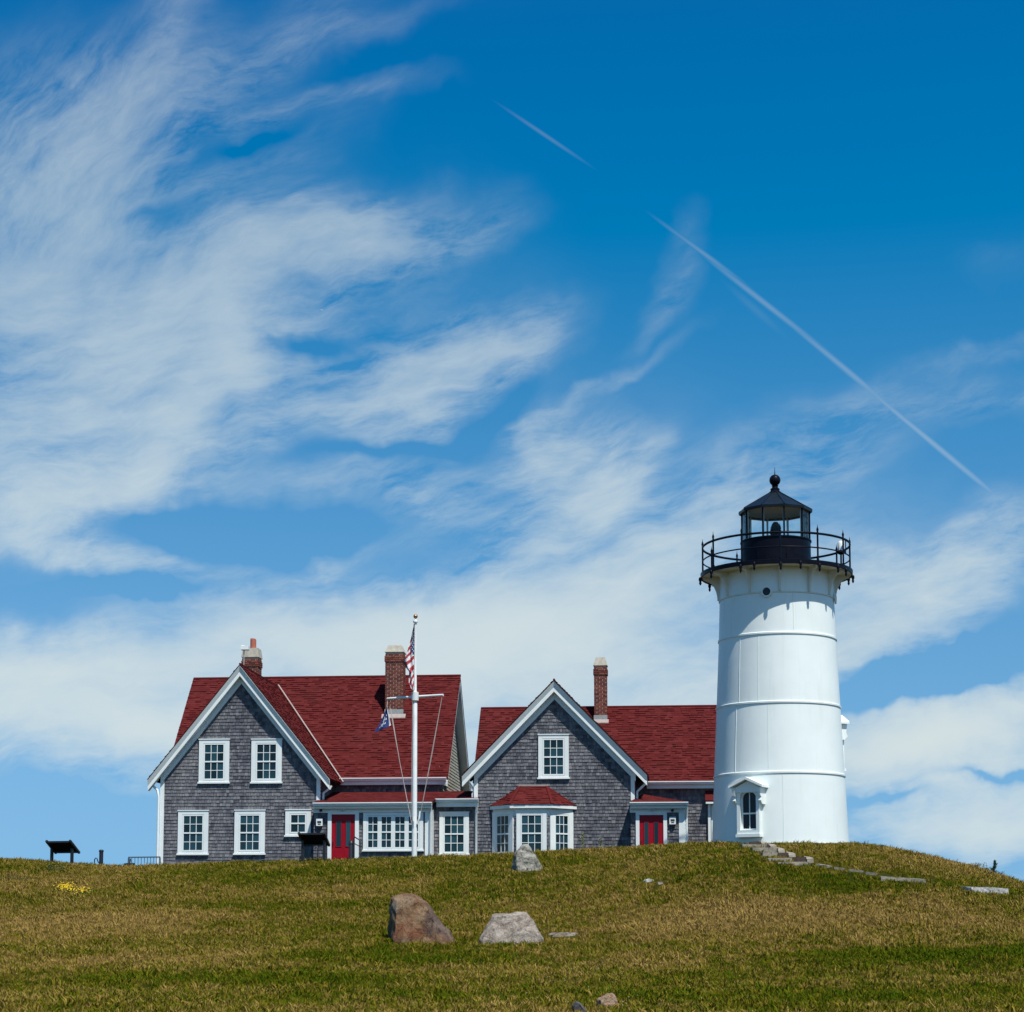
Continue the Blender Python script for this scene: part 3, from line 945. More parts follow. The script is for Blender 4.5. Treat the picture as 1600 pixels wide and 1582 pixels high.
def gable_rakes(parent, off, uc, zr, hw, tn, vf, vw, name='rake_board'):
    """White gable trim: leaning crown, fascia, soffit and frieze on both slopes."""
    for sgn in (-1, 1):
        def P(d, o, v):
            return (uc + sgn * d, v, zr - d * tn - o)
        mb = MB()
        def board(o0, o1, f0, f1, b0, dmin=0.0, dmax=hw):
            # o: vertical offset below the roof line, f0/f1 front at top/bottom, b0 back
            mb.hexa([P(dmin, o1, f1), P(dmax, o1, f1), P(dmax, o1, b0), P(dmin, o1, b0),
                     P(dmin, o0, f0), P(dmax, o0, f0), P(dmax, o0, b0), P(dmin, o0, b0)])
        board(.03, .22, vf - .085, vf - .005, vf + .04, .001)
        board(.221, .40, vf, vf, vf + .038, .0012)
        board(.36, .395, vf + .039, vf + .039, vw - .05, .0014)
        mb.build(name, M['white'], parent, off)
        fb = MB()
        def fboard(o0, o1, f, b, dmax):
            fb.hexa([P(.0016, o1, f), P(dmax, o1, f), P(dmax, o1, b), P(.0016, o1, b), P(.0016, o0, f), P(dmax, o0, f), P(dmax, o0, b), P(.0016, o0, b)])
        fboard(.396, .66, vw - .048, vw - .001, hw - .42)
        fb.build('frieze_board', M['white'], parent, off)


def gutter(parent, off, u0, u1, v, z, name='gutter'):
    """K-style gutter whose back sits at depth v and top at z."""
    mb = MB()
    prof = [(v, z), (v - .135, z), (v - .135, z - .035), (v - .105, z - .055), (v - .09, z - .12), (v, z - .12)]
    n = len(prof)
    vs = [(u0, y, zz_) for y, zz_ in prof] + [(u1, y, zz_) for y, zz_ in prof]
    fs = [tuple(range(n)), tuple(range(2 * n - 1, n - 1, -1))] + [(i, i + n, (i + 1) % n + n, (i + 1) % n) for i in range(n)]
    mb.add(vs, fs)
    return mb.build(name, M['white'], parent, off)


def downspout(parent, off, pts, r=.045):
    return MB().tube(pts, r, 8).build('downspout', M['white'], parent, off, angle=40)


def roof_slab(parent, off, pts, thick=.10, name='roof'):
    """Closed slab under a planar polygon (list of u,v,z)."""
    p = [Vector(q) for q in pts]
    n = (p[1] - p[0]).cross(p[2] - p[0]).normalized()
    if n.z < 0:
        n = -n
    return MB().prism(p, -n * thick).build(name, M['roof_under'], parent, off), n


def roof_cover(parent, off, P0, ea, eu, nrm, poly, rn, name='roof_shingles', expo=.131, lift=.022):
    mb = shingles(Vector(P0) + Vector(nrm) * .006, ea, eu, nrm, poly, expo, .11, .30, lift, .006, rn, regular=False, jit=.010, laminate=True)
    return mb.build(name, M['roof'], parent, off, kind='stuff', recalc=False)


def wall_cover(parent, off, P0, ea, nrm, poly, rn, name='wall_shingles', expo=.125, mat='wall'):
    mb = shingles(Vector(P0) + Vector(nrm) * .002, ea, (0, 0, 1), nrm, poly, expo, .075, .165, .022, .008, rn, jit=.006)
    return mb.build(name, M[mat], parent, off, kind='stuff', recalc=False)


def chimney(parent, off, u0, u1, v0, v1, z0, zb, zc_, cap_inset=.09, flash=None):
    """Brick stack: each brick its own piece of geometry round a mortar core, stepped head, cement cap."""
    mb = MB()
    bh, bl, jt = .080, .225, .020
    n = int((zb - z0) / bh)
    for i in range(n):
        z = z0 + i * bh
        grow = .028 if n - 4 <= i < n - 1 else 0.0
        x0, x1, y0, y1 = u0 - grow, u1 + grow, v0 - grow, v1 + grow
        for side in range(4):
            L = (x1 - x0) if side % 2 == 0 else (y1 - y0)
            s = -bl / 2 if i % 2 else 0.0
            while s < L - .02:
                a, b = max(s, 0) + jt / 2, min(s + bl, L) - jt / 2
                s += bl
                if b - a < .03:
                    continue
                d, k = .06, rnd.uniform(0, .004)
                if side == 0:
                    mb.box(x0 + a, x0 + b, y0 - k, y0 + d, z + jt / 2, z + bh - jt / 2)
                elif side == 2:
                    mb.box(x0 + a, x0 + b, y1 - d, y1 + k, z + jt / 2, z + bh - jt / 2)
                elif side == 1:
                    mb.box(x1 - d, x1 + k, y0 + a, y0 + b, z + jt / 2, z + bh - jt / 2)
                else:
                    mb.box(x0 - k, x0 + d, y0 + a, y0 + b, z + jt / 2, z + bh - jt / 2)
    c = MB().box(u0 + .012, u1 - .012, v0 + .012, v1 - .012, z0 - 1.2, zb + .001).build('chimney', M['mortar'], parent, off)
    mb.build('bricks', M['brick'], c, off, kind='stuff', recalc=False)
    i_ = cap_inset
    MB().hexa([(u0 - .03, v0 - .03, zb), (u1 + .03, v0 - .03, zb), (u1 + .03, v1 + .03, zb), (u0 - .03, v1 + .03, zb),
               (u0 + i_, v0 + i_, zc_), (u1 - i_, v0 + i_, zc_), (u1 - i_, v1 - i_, zc_), (u0 + i_, v1 - i_, zc_)]).build('chimney_cap', M['cement'], c, off)
    return c


def sub(name, mb, mat, parent, off, **k):
    return mb.build(name, mat, parent, off, **k)


RN = random.Random(21)
# ================================================================== left house
G1 = 0.0                    # gable wing front wall
VM = 2.7                    # main block front wall
u_c, z_apex = HP(378.0, 1039.5, G1 - .32)
u_l = HP(231, 1219, G1 - .32)[0]
u_r = HP(515, 1216, G1 - .32)[0]
hw1 = (u_r - u_l) / 2
u_c = (u_l + u_r) / 2
z_eave1 = HZ(1218, G1 - .32, 373)
tn1 = (z_apex - z_eave1) / hw1
off1 = (u_c + 2.5, VM, 2.6)
house1 = empty('shingled_house', to_world(*off1), -A,
               'grey shingled house with red roof, tall front gable, two chimneys and a long porch wing', 'house', 'keepers houses beside the lighthouse')
ZB = 2.4                    # wall foot, below the turf
wl1, wr1 = HU(252, G1), HU(500.5, G1)
z_cor_l = z_apex - (u_c - wl1) * tn1
z_cor_r = z_apex - (wr1 - u_c) * tn1
# main block
ve_m, vr_m = VM - .24, 6.6
uml = HP(303, 1060, vr_m)[0]
umr = (HP(697, 1217, ve_m)[0] + HP(722, 1057, vr_m)[0]) / 2
zr_m = HZ(1058, vr_m, 560)
ze_m = HZ(1215.5, ve_m, 600)
tm1 = (zr_m - ze_m) / (vr_m - ve_m)
vb_m = 2 * vr_m - ve_m
ov = .38                    # gable overhang of the main block
# wing wall (gable)
poly_w = [(wl1, ZB), (wr1, ZB), (wr1, z_cor_r - .12), (u_c, z_apex - .12), (wl1, z_cor_l - .12)]
MB().prism_y(poly_w, G1 + .001, G1 + .20).build('wall', M['wall_under'], house1, off1)
wall_cover(house1, off1, (0, G1, 0), (1, 0, 0), (0, -1, 0), [(wl1, ZB + .3), (wr1, ZB + .3), (wr1, z_cor_r - .2), (u_c, z_apex - .2), (wl1, z_cor_l - .2)], RN)
# wing side walls
for (uu, nx) in ((wr1, 1), (wl1, -1)):
    MB().box(min(uu, uu - .2 * nx), max(uu, uu - .2 * nx), G1 + .201, VM + 3, ZB, min(z_cor_l, z_cor_r) - .15).build('wall', M['wall_under'], house1, off1)
wall_cover(house1, off1, (wr1, 0, 0), (0, 1, 0), (1, 0, 0), [(G1 + .02, ZB + .3), (VM + .1, ZB + .3), (VM + .1, z_cor_r - .2), (G1 + .02, z_cor_r - .2)], RN)
# main block walls
MB().prism([(uml + ov, VM, ZB), (uml + ov, VM, ze_m + .2), (uml + ov, vr_m, zr_m - .15), (uml + ov, 2 * vr_m - VM, ze_m + .2), (uml + ov, 2 * vr_m - VM, ZB)],
           (umr - uml - 2 * ov, 0, 0)).build('wall', M['wall_under'], house1, off1)
wall_cover(house1, off1, (0, VM, 0), (1, 0, 0), (0, -1, 0), [(wr1 - .5, 4.0), (umr - ov, 4.0), (umr - ov, ze_m + .1), (wr1 - .5, ze_m + .1)], RN)
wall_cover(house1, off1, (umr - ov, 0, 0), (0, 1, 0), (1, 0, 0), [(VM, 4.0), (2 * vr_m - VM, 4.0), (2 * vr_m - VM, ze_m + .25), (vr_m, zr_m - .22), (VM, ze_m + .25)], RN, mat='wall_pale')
# main roof
Lm = math.hypot(vr_m - ve_m, zr_m - ze_m)
eup = ((0), (vr_m - ve_m) / Lm, (zr_m - ze_m) / Lm)
nup = (0, -eup[2], eup[1])
roof_slab(house1, off1, [(uml, ve_m, ze_m), (umr, ve_m, ze_m), (umr, vr_m, zr_m), (uml, vr_m, zr_m)])
roof_cover(house1, off1, (0, ve_m, ze_m), (1, 0, 0), eup, nup, [(uml - .02, -.03), (umr + .02, -.03), (umr + .02, Lm), (uml - .02, Lm)], RN)
roof_slab(house1, off1, [(uml, vb_m, ze_m), (umr, vb_m, ze_m), (umr, vr_m + .002, zr_m), (uml, vr_m + .002, zr_m)])
MB().tube([(uml - .01, vr_m, zr_m + .005), (umr + .01, vr_m, zr_m + .005)], .05, 6).build('ridge_cap', M['roof'], house1, off1)
# rake trim on the right end of the main block, both slopes
for sgn in (-1, 1):
    mb = MB()
    v_e = vr_m + sgn * (vr_m - ve_m)
    for (o0, o1, ua, ub) in ((.13, .33, umr - .05, umr - .012), (.20, .235, umr - ov + .02, umr - .052)):
        mb.hexa([(ua, vr_m, zr_m - o1), (ub, vr_m, zr_m - o1), (ub, v_e, ze_m - o1), (ua, v_e, ze_m - o1),
                 (ua, vr_m, zr_m - o0), (ub, vr_m, zr_m - o0), (ub, v_e, ze_m - o0), (ua, v_e, ze_m - o0)])
    mb.build('rake_board', M['white'], house1, off1)
# main eave: fascia, soffit and gutter
ua_, ub_ = wr1 + .30, umr
gutter(house1, off1, ua_, ub_ - .05, ve_m - .002, ze_m - .005)
MB().box(ua_, ub_ - .06, ve_m, ve_m + .03, ze_m - .27, ze_m - .10).box(ua_, ub_ - .06, ve_m + .031, VM - .02, ze_m - .27, ze_m - .24).build('fascia', M['white'], house1, off1)
# window on the right gable end
window(house1, off1, umr - ov, 4.55, ze_m + .62, .95, 1.6, .55, 1.26, 3, 2, rot=math.pi / 2)
# wing roof
vf1 = G1 - .32
def wing_roof(house, off, uc, zr, hw, tn, vf, ve, ze, tm, vmax, valley=True):
    for sgn in (-1, 1):
        Ls = math.hypot(hw, hw * tn)
        def vv(d):
            return min(vmax, ve + (zr - d * tn - ze) / tm)
        ve_, vr_ = max(vv(hw), vf + .3), vv(0)
        pts = [(uc + sgn * hw, vf, zr - hw * tn), (uc + sgn * hw, ve_, zr - hw * tn), (uc, vr_, zr), (uc, vf, zr)]
        eu = (-sgn * hw / Ls, 0, hw * tn / Ls)
        nr = (sgn * hw * tn / Ls, 0, hw / Ls)
        pts = [(p[0], p[1], p[2] + .03) for p in pts]
        roof_slab(house, off, pts, .09)
        ea = (0, 1, 0)
        roof_cover(house, off, (uc + sgn * hw, 0, zr - hw * tn + .03), ea, eu, nr, [(vf - .03, -.03), (ve_, -.03), (vr_, Ls), (vf - .03, Ls)], RN)
        if valley and sgn > 0:
            a_, b_ = Vector((uc + hw, ve_, zr - hw * tn)), Vector((uc, vr_, zr))
            k = Vector((.055, -.02, .075))
            MB().bar(a_ + k, b_ + k + Vector((.03, -.1, 0)), .06, .025).build('valley_flashing', M['valley'], house, off)
    MB().tube([(uc, vf - .03, zr + .045), (uc, vr_ - .05, zr + .045)], .04, 6).build('ridge_cap', M['roof'], house, off)


wing_roof(house1, off1, u_c, z_apex, hw1, tn1, vf1, ve_m, ze_m, tm1, vr_m - .3)
gable_rakes(house1, off1, u_c, z_apex, hw1, tn1, vf1, G1 - .02)
# corner boards and downspouts
zl_ = z_cor_l - .45
MB().box(wl1 - .012, wl1 + .14, G1 - .035, G1 + .12, ZB, zl_ + .1).build('corner_board', M['white'], house1, off1)
MB().box(wr1 - .13, wr1 + .012, G1 - .035, G1 + .12, HZ(1252, G1, 500), z_cor_r - .38).build('corner_board', M['white'], house1, off1)
downspout(house1, off1, [(u_l + .16, G1 - .1, z_eave1 - .22), (u_l + .30, G1 - .10, z_eave1 - .36), (wl1 - .06, G1 - .09, z_eave1 - .62), (wl1 - .06, G1 - .09, ZB)])
downspout(house1, off1, [(u_r - .02, G1 + .2, z_eave1 - .22), (u_r - .06, G1 + .2, z_eave1 - .30), (wr1 + .09, G1 + .16, z_eave1 - .5), (wr1 + .09, G1 + .16, z_eave1 - 1.0)])
# five windows of the gable
for (x0, x1, y0, y1) in ((309.8, 359.7, 1155, 1226), (392, 441.4, 1155, 1225.5), (277, 326.8, 1266, 1338), (365.7, 415, 1265.5, 1337.5)):
    uw, zw = HP((x0 + x1) / 2, (y0 + y1) / 2, G1 - .03)
    window(house1, off1, uw, G1 - .021, zw, 1.14, 1.63, .70, 1.26, 3, 2)
uw, zw = HP(466, 1287, G1 - .03)
window(house1, off1, uw, G1 - .021, zw, .95, .98, .52, .62, 2, 1)
# chimneys
uu0, uu1 = HU(375.5, 6.25), HU(401, 6.25)
c1 = chimney(house1, off1, uu0, uu1, 6.25, 6.95, HZ(1060, 6.25, 388), HZ(1027, 6.25, 388), HZ(1012.5, 6.25, 388), .03)
cxp = HU(393, 6.6)
zt_ = HZ(1013, 6.6, 390)
pipe = MB().lathe([(.125, zt_ - .1), (.12, zt_ + .30), (.10, zt_ + .30), (.10, zt_ - .1)], 20, (cxp, 6.6))
vs_ = []
for (x, y, z) in pipe.v:                      # slanted mouth, as on the photographed flue pot
    vs_.append((x, y, z + (.07 - (x - cxp) * .25 - (y - 6.6) * -.35 if z > zt_ else 0)))
pipe.v = vs_
pipe.build('flue_pot', M['terracotta'], c1, off1, angle=40)
uu0, uu1 = HU(600.5, 4.9), HU(628.5, 4.9)
vc2 = ve_m + (HZ(1100, 4.9, 614) - ze_m) / tm1
vc2 = 4.95
zroof2 = ze_m + (vc2 - ve_m) * tm1
c2 = chimney(house1, off1, uu0, uu1, vc2, vc2 + .75, zroof2 - .1, HZ(1019, vc2, 614), HZ(1008, vc2, 614), .10)
MB().box(uu0 - .015, uu1 + .015, vc2 - .014, vc2 + .8, zroof2 - .2, zroof2 + .24).build('flashing', M['lead'], c2, off1)
MB().prism([(uu0 - .12, vc2 - .16, zroof2 - .16 * tm1 + .035), (uu1 + .12, vc2 - .16, zroof2 - .16 * tm1 + .035), (uu1 + .12, vc2 - .016, zroof2 - .016 * tm1 + .04), (uu0 - .12, vc2 - .016, zroof2 - .016 * tm1 + .04)], (0, 0, .03)).build('flashing', M['valley'], c2, off1)
# white weather box on a thin mast at the gable peak
ux_ = HU(378.5, .6)
wz = HZ(1015, .6, 378)
wm = MB().tube([(ux_, .6, z_apex - .1), (ux_, .6, wz)], .022, 6).build('antenna_mast', M['lead'], house1, off1)
MB().box(ux_ - .11, ux_ + .19, .5, .76, wz - .02, wz + .12).box(ux_ - .10, ux_ + .02, .55, .66, wz + .13, wz + .15).box(ux_ - .05, ux_ - .03, .59, .61, wz + .101, wz + .13).build('antenna_box', M['white'], wm, off1)

# ---- long low porch wing (two stretches)
VA, VB = -.55, .50
HV2 = .50
ua0, ua1 = HU(491.5, VA), HU(671.5, VA)
ub1 = HU(747, VB)
ze_a = HZ(1254, VA - .23, 580)
zt_a = HZ(1237.5, VM, 600)
ve_a = VA - .23
ta = (zt_a - ze_a) / (VM - ve_a)
ve_b = VB - .23
ze_b = ze_a + (ve_b - ve_a) * ta
ul_a = HU(490, ve_a)
ur_a = HU(675.5, ve_a)
ur_b = HU(748, ve_b)
MB().box(ua0, ua1, VA, VM, ZB, ze_a - .02).box(ua1 + .001, ub1, VB + .001, VM, ZB, ze_b - .05).build('wall', M['wall_under'], house1, off1)
wall_cover(house1, off1, (0, VA, 0), (1, 0, 0), (0, -1, 0), [(ua0, ZB + .4), (ua1, ZB + .4), (ua1, ze_a - .1), (ua0, ze_a - .1)], RN)
wall_cover(house1, off1, (0, VB, 0), (1, 0, 0), (0, -1, 0), [(ua1, ZB + .4), (ub1, ZB + .4), (ub1, ze_b - .1), (ua1, ze_b - .1)], RN)
La = math.hypot(VM - ve_a, zt_a - ze_a)
eua = (0, (VM - ve_a) / La, (zt_a - ze_a) / La)
nua = (0, -eua[2], eua[1])
roof_slab(house1, off1, [(ul_a, ve_a, ze_a), (ur_a, ve_a, ze_a), (ur_a, ve_b, ze_b), (wr1 + .01, ve_b, ze_b), (ul_a, ve_b, ze_b)], .08)
roof_slab(house1, off1, [(wr1 + .02, ve_b + .001, ze_b), (ur_b, ve_b + .001, ze_b), (ur_b, VM, zt_a), (wr1 + .02, VM, zt_a)], .08)
lb_ = (ve_b - ve_a) / eua[1]
roof_cover(house1, off1, (0, ve_a, ze_a), (1, 0, 0), eua, nua, [(ul_a, -.02), (ur_a + .02, -.02), (ur_a + .02, lb_), (ul_a, lb_)], RN, lift=.005)
roof_cover(house1, off1, (0, ve_b, ze_b), (1, 0, 0), eua, nua, [(wr1 + .02, .002), (ur_b, .002), (ur_b, La - lb_), (wr1 + .02, La - lb_)], RN, lift=.005)
gutter(house1, off1, ul_a, ur_a, ve_a - .002, ze_a - .005)
gutter(house1, off1, ur_a - .02, ur_b, ve_b - .002, ze_b - .005)
MB().box(ul_a + .02, ur_a - .02, ve_a, ve_a + .03, ze_a - .22, ze_a - .08).box(ul_a + .02, ur_a - .02, ve_a + .031, VA - .06, ze_a - .22, ze_a - .19).build('fascia', M['white'], house1, off1)
MB().box(ur_a + .02, ur_b - .02, ve_b, ve_b + .03, ze_b - .30, ze_b - .08).box(ur_a + .02, ur_b - .02, ve_b + .031, VB - .06, ze_b - .30, ze_b - .27).build('fascia', M['white'], house1, off1)
zf0 = HZ(1270, VA, 600)
MB().box(ua0 - .02, ua1 + .02, VA - .055, VA - .003, zf0, ze_a - .20).build('frieze_board', M['white'], house1, off1)
MB().box(ua1 - .16, ua1 + .025, VA - .045, VA - .002, ZB, zf0 - .001).box(ua1 - .002, ua1 + .03, VA - .001, VB - .02, ZB, ze_a - .22).build('corner_board', M['white'], house1, off1)
downspout(house1, off1, [(ur_a - .05, ve_a + .02, ze_a - .14), (ua1 + .05, VA - .09, ze_a - .40), (ua1 + .05, VA - .09, ZB)])
downspout(house1, off1, [(ur_b - .05, ve_b - .02, ze_b - .14), (ur_b - .05, ve_b - .0, ze_b - .24), (ub1 - .06, VB - .07, ze_b - .46), (ub1 - .06, VB - .07, ZB)])


def door(house, off, px0, px1, py0, v, panes, post_w=.14):
    u0, z1 = HP(px0, py0, v)
    u1 = HP(px1, py0, v)[0]
    zb = ZB + .2
    MB().box(u0 - post_w, u0, v - .085, v - .002, zb, z1 + .09).box(u1, u1 + post_w, v - .085, v - .002, zb, z1 + .09).box(u0 + .001, u1 - .001, v - .08, v - .002, z1, z1 + .09).build('door_frame', M['white'], house, off)
    d = MB()
    d.box(u0, u1, v - .045, v - .02, zb, z1 - .002)
    zp0 = HZ(1323, v) if panes is None else HZ(panes[4], v)
    zk = zp0 - .12
    mid = (u0 + u1) / 2
    for k in range(2):                      # raised lower panels
        for r_ in range(2):
            a = u0 + .11 if k == 0 else mid + .05
            b = mid - .05 if k == 0 else u1 - .11
            d.box(a, b, v - .058, v - .0451, zk - .30 - r_ * .34, zk - r_ * .34)
    do = d.build('door', M['door'], house, off)
    for (a, b) in (panes[0:2], panes[2:4]):
        pa, pz1 = HP(a, panes[5], v)
        pb = HP(b, panes[5], v)[0]
        MB().box(pa - .018, pb + .018, v - .062, v - .0455, zp0 - .018, zp0).box(pa - .018, pa, v - .062, v - .0455, zp0 + .0005, pz1 - .0005).box(pb, pb + .018, v - .062, v - .0455, zp0 + .0005, pz1 - .0005).box(pa - .018, pb + .018, v - .062, v - .0455, pz1, pz1 + .018).build('pane_frame', M['door'], do, off)
        o = inst(pane_mesh(pb - pa, pz1 - zp0, M['pane']), 'pane', do, ((pa + pb) / 2 - off[0], v - .051 - off[1], (zp0 + pz1) / 2 - off[2]))
    MB().tube([(u0 + .07, v - .075, zp0 + .05), (u0 + .07, v - .1, zp0 + .07), (u0 + .07, v - .1, zp0 + .20), (u0 + .07, v - .075, zp0 + .22)], .012, 6).build('handle', M['dark_metal'], do, off)
    return do


door(house1, off1, 518.7, 555.4, 1273, VA, (525.8, 533.6, 541.2, 548.2, 1322.3, 1283.3))
uw, zw = HP(614.5, 1300.5, VA - .02)
window(house1, off1, uw, VA - .021, zw, 2.20, 1.40, .345, 1.10, 2, 2, units=4, pitch=.495, cap=False)
uw, zw = HP(709.8, 1303.5, VB - .02)
window(house1, off1, uw, VB - .021, zw, 1.09, 1.57, .70, 1.30, 3, 2)


def notice_box(house, off, px0, px1, py0, py1, v):
    u0, z1 = HP(px0, py0, v)
    u1, z0 = HP(px1, py1, v)
    b = MB().box(u0, u1, v - .12, v - .021, z0, z1).build('notice_box', M['white'], house, off)
    zc = (z0 + z1) / 2
    MB().box(u0 + .04, u1 - .04, v - .124, v - .1202, zc - .03, zc + .05).box(u0 + .06, u1 - .06, v - .124, v - .1202, zc - .09, zc - .05).build('notice_print', M['sign_ink'], b, off)
    MB().prism([(u0 + .03, v - .03, z0 - .001), (u1 - .03, v - .03, z0 - .001), (u1 - .07, v - .13, z0 - .001), (u0 + .07, v - .13, z0 - .001)], (0, .02, -.10)).build('notice_tray', M['dark_metal'], b, off)


def eave_lamp(house, off, px, py, v, wd=.2):
    u, z = HP(px, py, v)
    b = MB().box(u - wd / 2, u + wd / 2, v - .14, v - .056, z - .02, z + .03).build('lamp', M['white'], house, off)
    for s in (-1, 1):
        q = MB()
        n0 = len(q.v)
        q.lathe([(.012, z - .075), (.045, z - .06), (.055, z - .03), (.03, z - .021)], 12, (u + s * wd / 4, v - .10))
        q.build('lamp_shade', M['lamp_white'], b, off, smooth=True)


def camera_dot(house, off, px, py, v):
    u, z = HP(px, py, v)
    MB().lathe([(.02, z - .07), (.05, z - .05), (.055, z - .01), (.045, z + .02)], 12, (u, v - .11)).box(u - .02, u + .02, v - .11, v - .056, z + .0, z + .03).build('dome_camera', M['dark_metal'], house, off, angle=40)


notice_box(house1, off1, 495, 504.5, 1280, 1291, VA)
eave_lamp(house1, off1, 535.5, 1265, VA, .22)
camera_dot(house1, off1, 502, 1266, VA)

# ================================================================== right house
ZB2 = 2.6
H2 = HV2
u_l2 = HP(722, 1211, H2 - .32)[0]
u_r2 = HP(1011, 1211, H2 - .32)[0]
uc2, hw2 = (u_l2 + u_r2) / 2, (u_r2 - u_l2) / 2
za2 = HZ(1064, H2 - .32, 866)
ze2 = HZ(1211.5, H2 - .32, 866)
tn2 = (za2 - ze2) / hw2
off2 = (uc2 + 2, 3.0, 3.0)
house2 = empty('shingled_house', to_world(*off2), -A,
               'grey shingled house with red roof, one chimney and a bay window, next to the lighthouse', 'house', 'keepers houses beside the lighthouse')
wl2, wr2 = HU(741.2, H2), HU(991, H2)
zcl, zcr = za2 - (uc2 - wl2) * tn2, za2 - (wr2 - uc2) * tn2
MB().prism_y([(wl2, ZB2), (wr2, ZB2), (wr2, zcr - .12), (uc2, za2 - .12), (wl2, zcl - .12)], H2 + .003, H2 + .2).build('wall', M['wall_under'], house2, off2)
wall_cover(house2, off2, (0, H2 - .004, 0), (1, 0, 0), (0, -1, 0), [(wl2, ZB2 + .3), (wr2, ZB2 + .3), (wr2, zcr - .2), (uc2, za2 - .2), (wl2, zcl - .2)], RN)
VM2 = 2.9
ve2, vr2 = VM2 - .24, 5.6
zr2 = HZ(1105.5, vr2, 940)
zee2 = HZ(1221, ve2, 1060)
tm2 = (zr2 - zee2) / (vr2 - ve2)
um2l = HP(752, 1107, vr2)[0]
um2r = HP(1195, 1107, vr2)[0]
for (uu, nx) in ((wr2, 1), (wl2, -1)):
    MB().box(min(uu, uu - .2 * nx), max(uu, uu - .2 * nx), H2 + .201, VM2 + 2, ZB2, zcr - .15).build('wall', M['wall_under'], house2, off2)
    wall_cover(house2, off2, (uu, 0, 0), (0, 1, 0), (nx, 0, 0), [(H2 + .02, ZB2 + .3), (VM2 + 1.8, ZB2 + .3), (VM2 + 1.8, zcr - .2), (H2 + .02, zcr - .2)], RN)
MB().prism([(um2l + ov, VM2, ZB2), (um2l + ov, VM2, zee2 + .2), (um2l + ov, vr2, zr2 - .15), (um2l + ov, 2 * vr2 - VM2, zee2 + .2), (um2l + ov, 2 * vr2 - VM2, ZB2)],
           (um2r - um2l - 2 * ov, 0, 0)).build('wall', M['wall_under'], house2, off2)
wall_cover(house2, off2, (0, VM2, 0), (1, 0, 0), (0, -1, 0), [(wr2 - .3, ZB2 + .3), (um2r - ov, ZB2 + .3), (um2r - ov, zee2 + .1), (wr2 - .3, zee2 + .1)], RN)
L2 = math.hypot(vr2 - ve2, zr2 - zee2)
eu2 = (0, (vr2 - ve2) / L2, (zr2 - zee2) / L2)
nu2 = (0, -eu2[2], eu2[1])
roof_slab(house2, off2, [(um2l, ve2, zee2), (um2r, ve2, zee2), (um2r, vr2, zr2), (um2l, vr2, zr2)])
roof_cover(house2, off2, (0, ve2, zee2), (1, 0, 0), eu2, nu2, [(um2l - .02, -.03), (um2r + .02, -.03), (um2r + .02, L2), (um2l - .02, L2)], RN)
vb2 = 2 * vr2 - ve2
roof_slab(house2, off2, [(um2l, vb2, zee2), (um2r, vb2, zee2), (um2r, vr2 + .002, zr2), (um2l, vr2 + .002, zr2)])
MB().tube([(um2l - .01, vr2, zr2 + .005), (um2r + .01, vr2, zr2 + .005)], .05, 6).build('ridge_cap', M['roof'], house2, off2)
mb = MB()
for (o0, o1, ua, ub) in ((.13, .33, um2l + .012, um2l + .05),):
    for v_e in (ve2, vb2):
        mb.hexa([(ua, vr2, zr2 - o1), (ub, vr2, zr2 - o1), (ub, v_e, zee2 - o1), (ua, v_e, zee2 - o1),
                 (ua, vr2, zr2 - o0), (ub, vr2, zr2 - o0), (ub, v_e, zee2 - o0), (ua, v_e, zee2 - o0)])
mb.build('rake_board', M['white'], house2, off2)
gutter(house2, off2, wr2 + .45, um2r - .05, ve2 - .002, zee2 - .005)
MB().box(wr2 + .42, um2r - .06, ve2, ve2 + .03, zee2 - .27, zee2 - .10).box(wr2 + .42, um2r - .06, ve2 + .031, VM2 - .02, zee2 - .27, zee2 - .24).build('fascia', M['white'], house2, off2)
wing_roof(house2, off2, uc2, za2, hw2, tn2, H2 - .32, ve2, zee2, tm2, vr2 + .05, valley=False)
gable_rakes(house2, off2, uc2, za2, hw2, tn2, H2 - .32, H2 - .024)
MB().box(wl2 - .012, wl2 + .135, H2 - .04, H2 + .12, HZ(1250, H2, 742), zcl - .38).build('corner_board', M['white'], house2, off2)
MB().box(wr2 - .13, wr2 + .012, H2 - .04, H2 + .12, HZ(1251, H2, 990), zcr - .38).build('corner_board', M['white'], house2, off2)
downspout(house2, off2, [(u_l2 + .22, H2 + .1, ze2 - .25), (u_l2 + .40, H2 + .1, ze2 - .5), (wl2 - .07, H2 + .08, ze2 - .65), (wl2 - .07, H2 + .08, ze2 - .95)])
downspout(house2, off2, [(u_r2 - .02, H2 + .2, ze2 - .25), (u_r2 - .08, H2 + .2, ze2 - .3), (wr2 + .09, H2 + .16, ze2 - .6), (wr2 + .09, H2 + .16, ze2 - 1.05)])
uw, zw = HP(865, 1183.3, H2 - .03)
window(house2, off2, uw, H2 - .025, zw, 1.12, 1.62, .70, 1.26, 3, 2)
uu0, uu1 = HU(928.5, 4.9), HU(948.5, 4.9)
vc3 = 5.05
zr3 = zee2 + (vc3 - ve2) * tm2
c3 = chimney(house2, off2, uu0, uu1, vc3, vc3 + .6, zr3 - .1, HZ(1040, vc3, 938), HZ(1027, vc3, 938), .07)
MB().box(uu0 - .015, uu1 + .015, vc3 - .014, vc3 + .62, zr3 - .2, zr3 + .22).build('flashing', M['lead'], c3, off2)
MB().prism([(uu0 - .07, vc3 - .14, zr3 - .14 * tm2 + .035), (uu1 + .07, vc3 - .14, zr3 - .14 * tm2 + .035), (uu1 + .07, vc3 - .016, zr3 - .016 * tm2 + .04), (uu0 - .07, vc3 - .016, zr3 - .016 * tm2 + .04)], (0, 0, .03)).build('flashing', M['valley'], c3, off2)

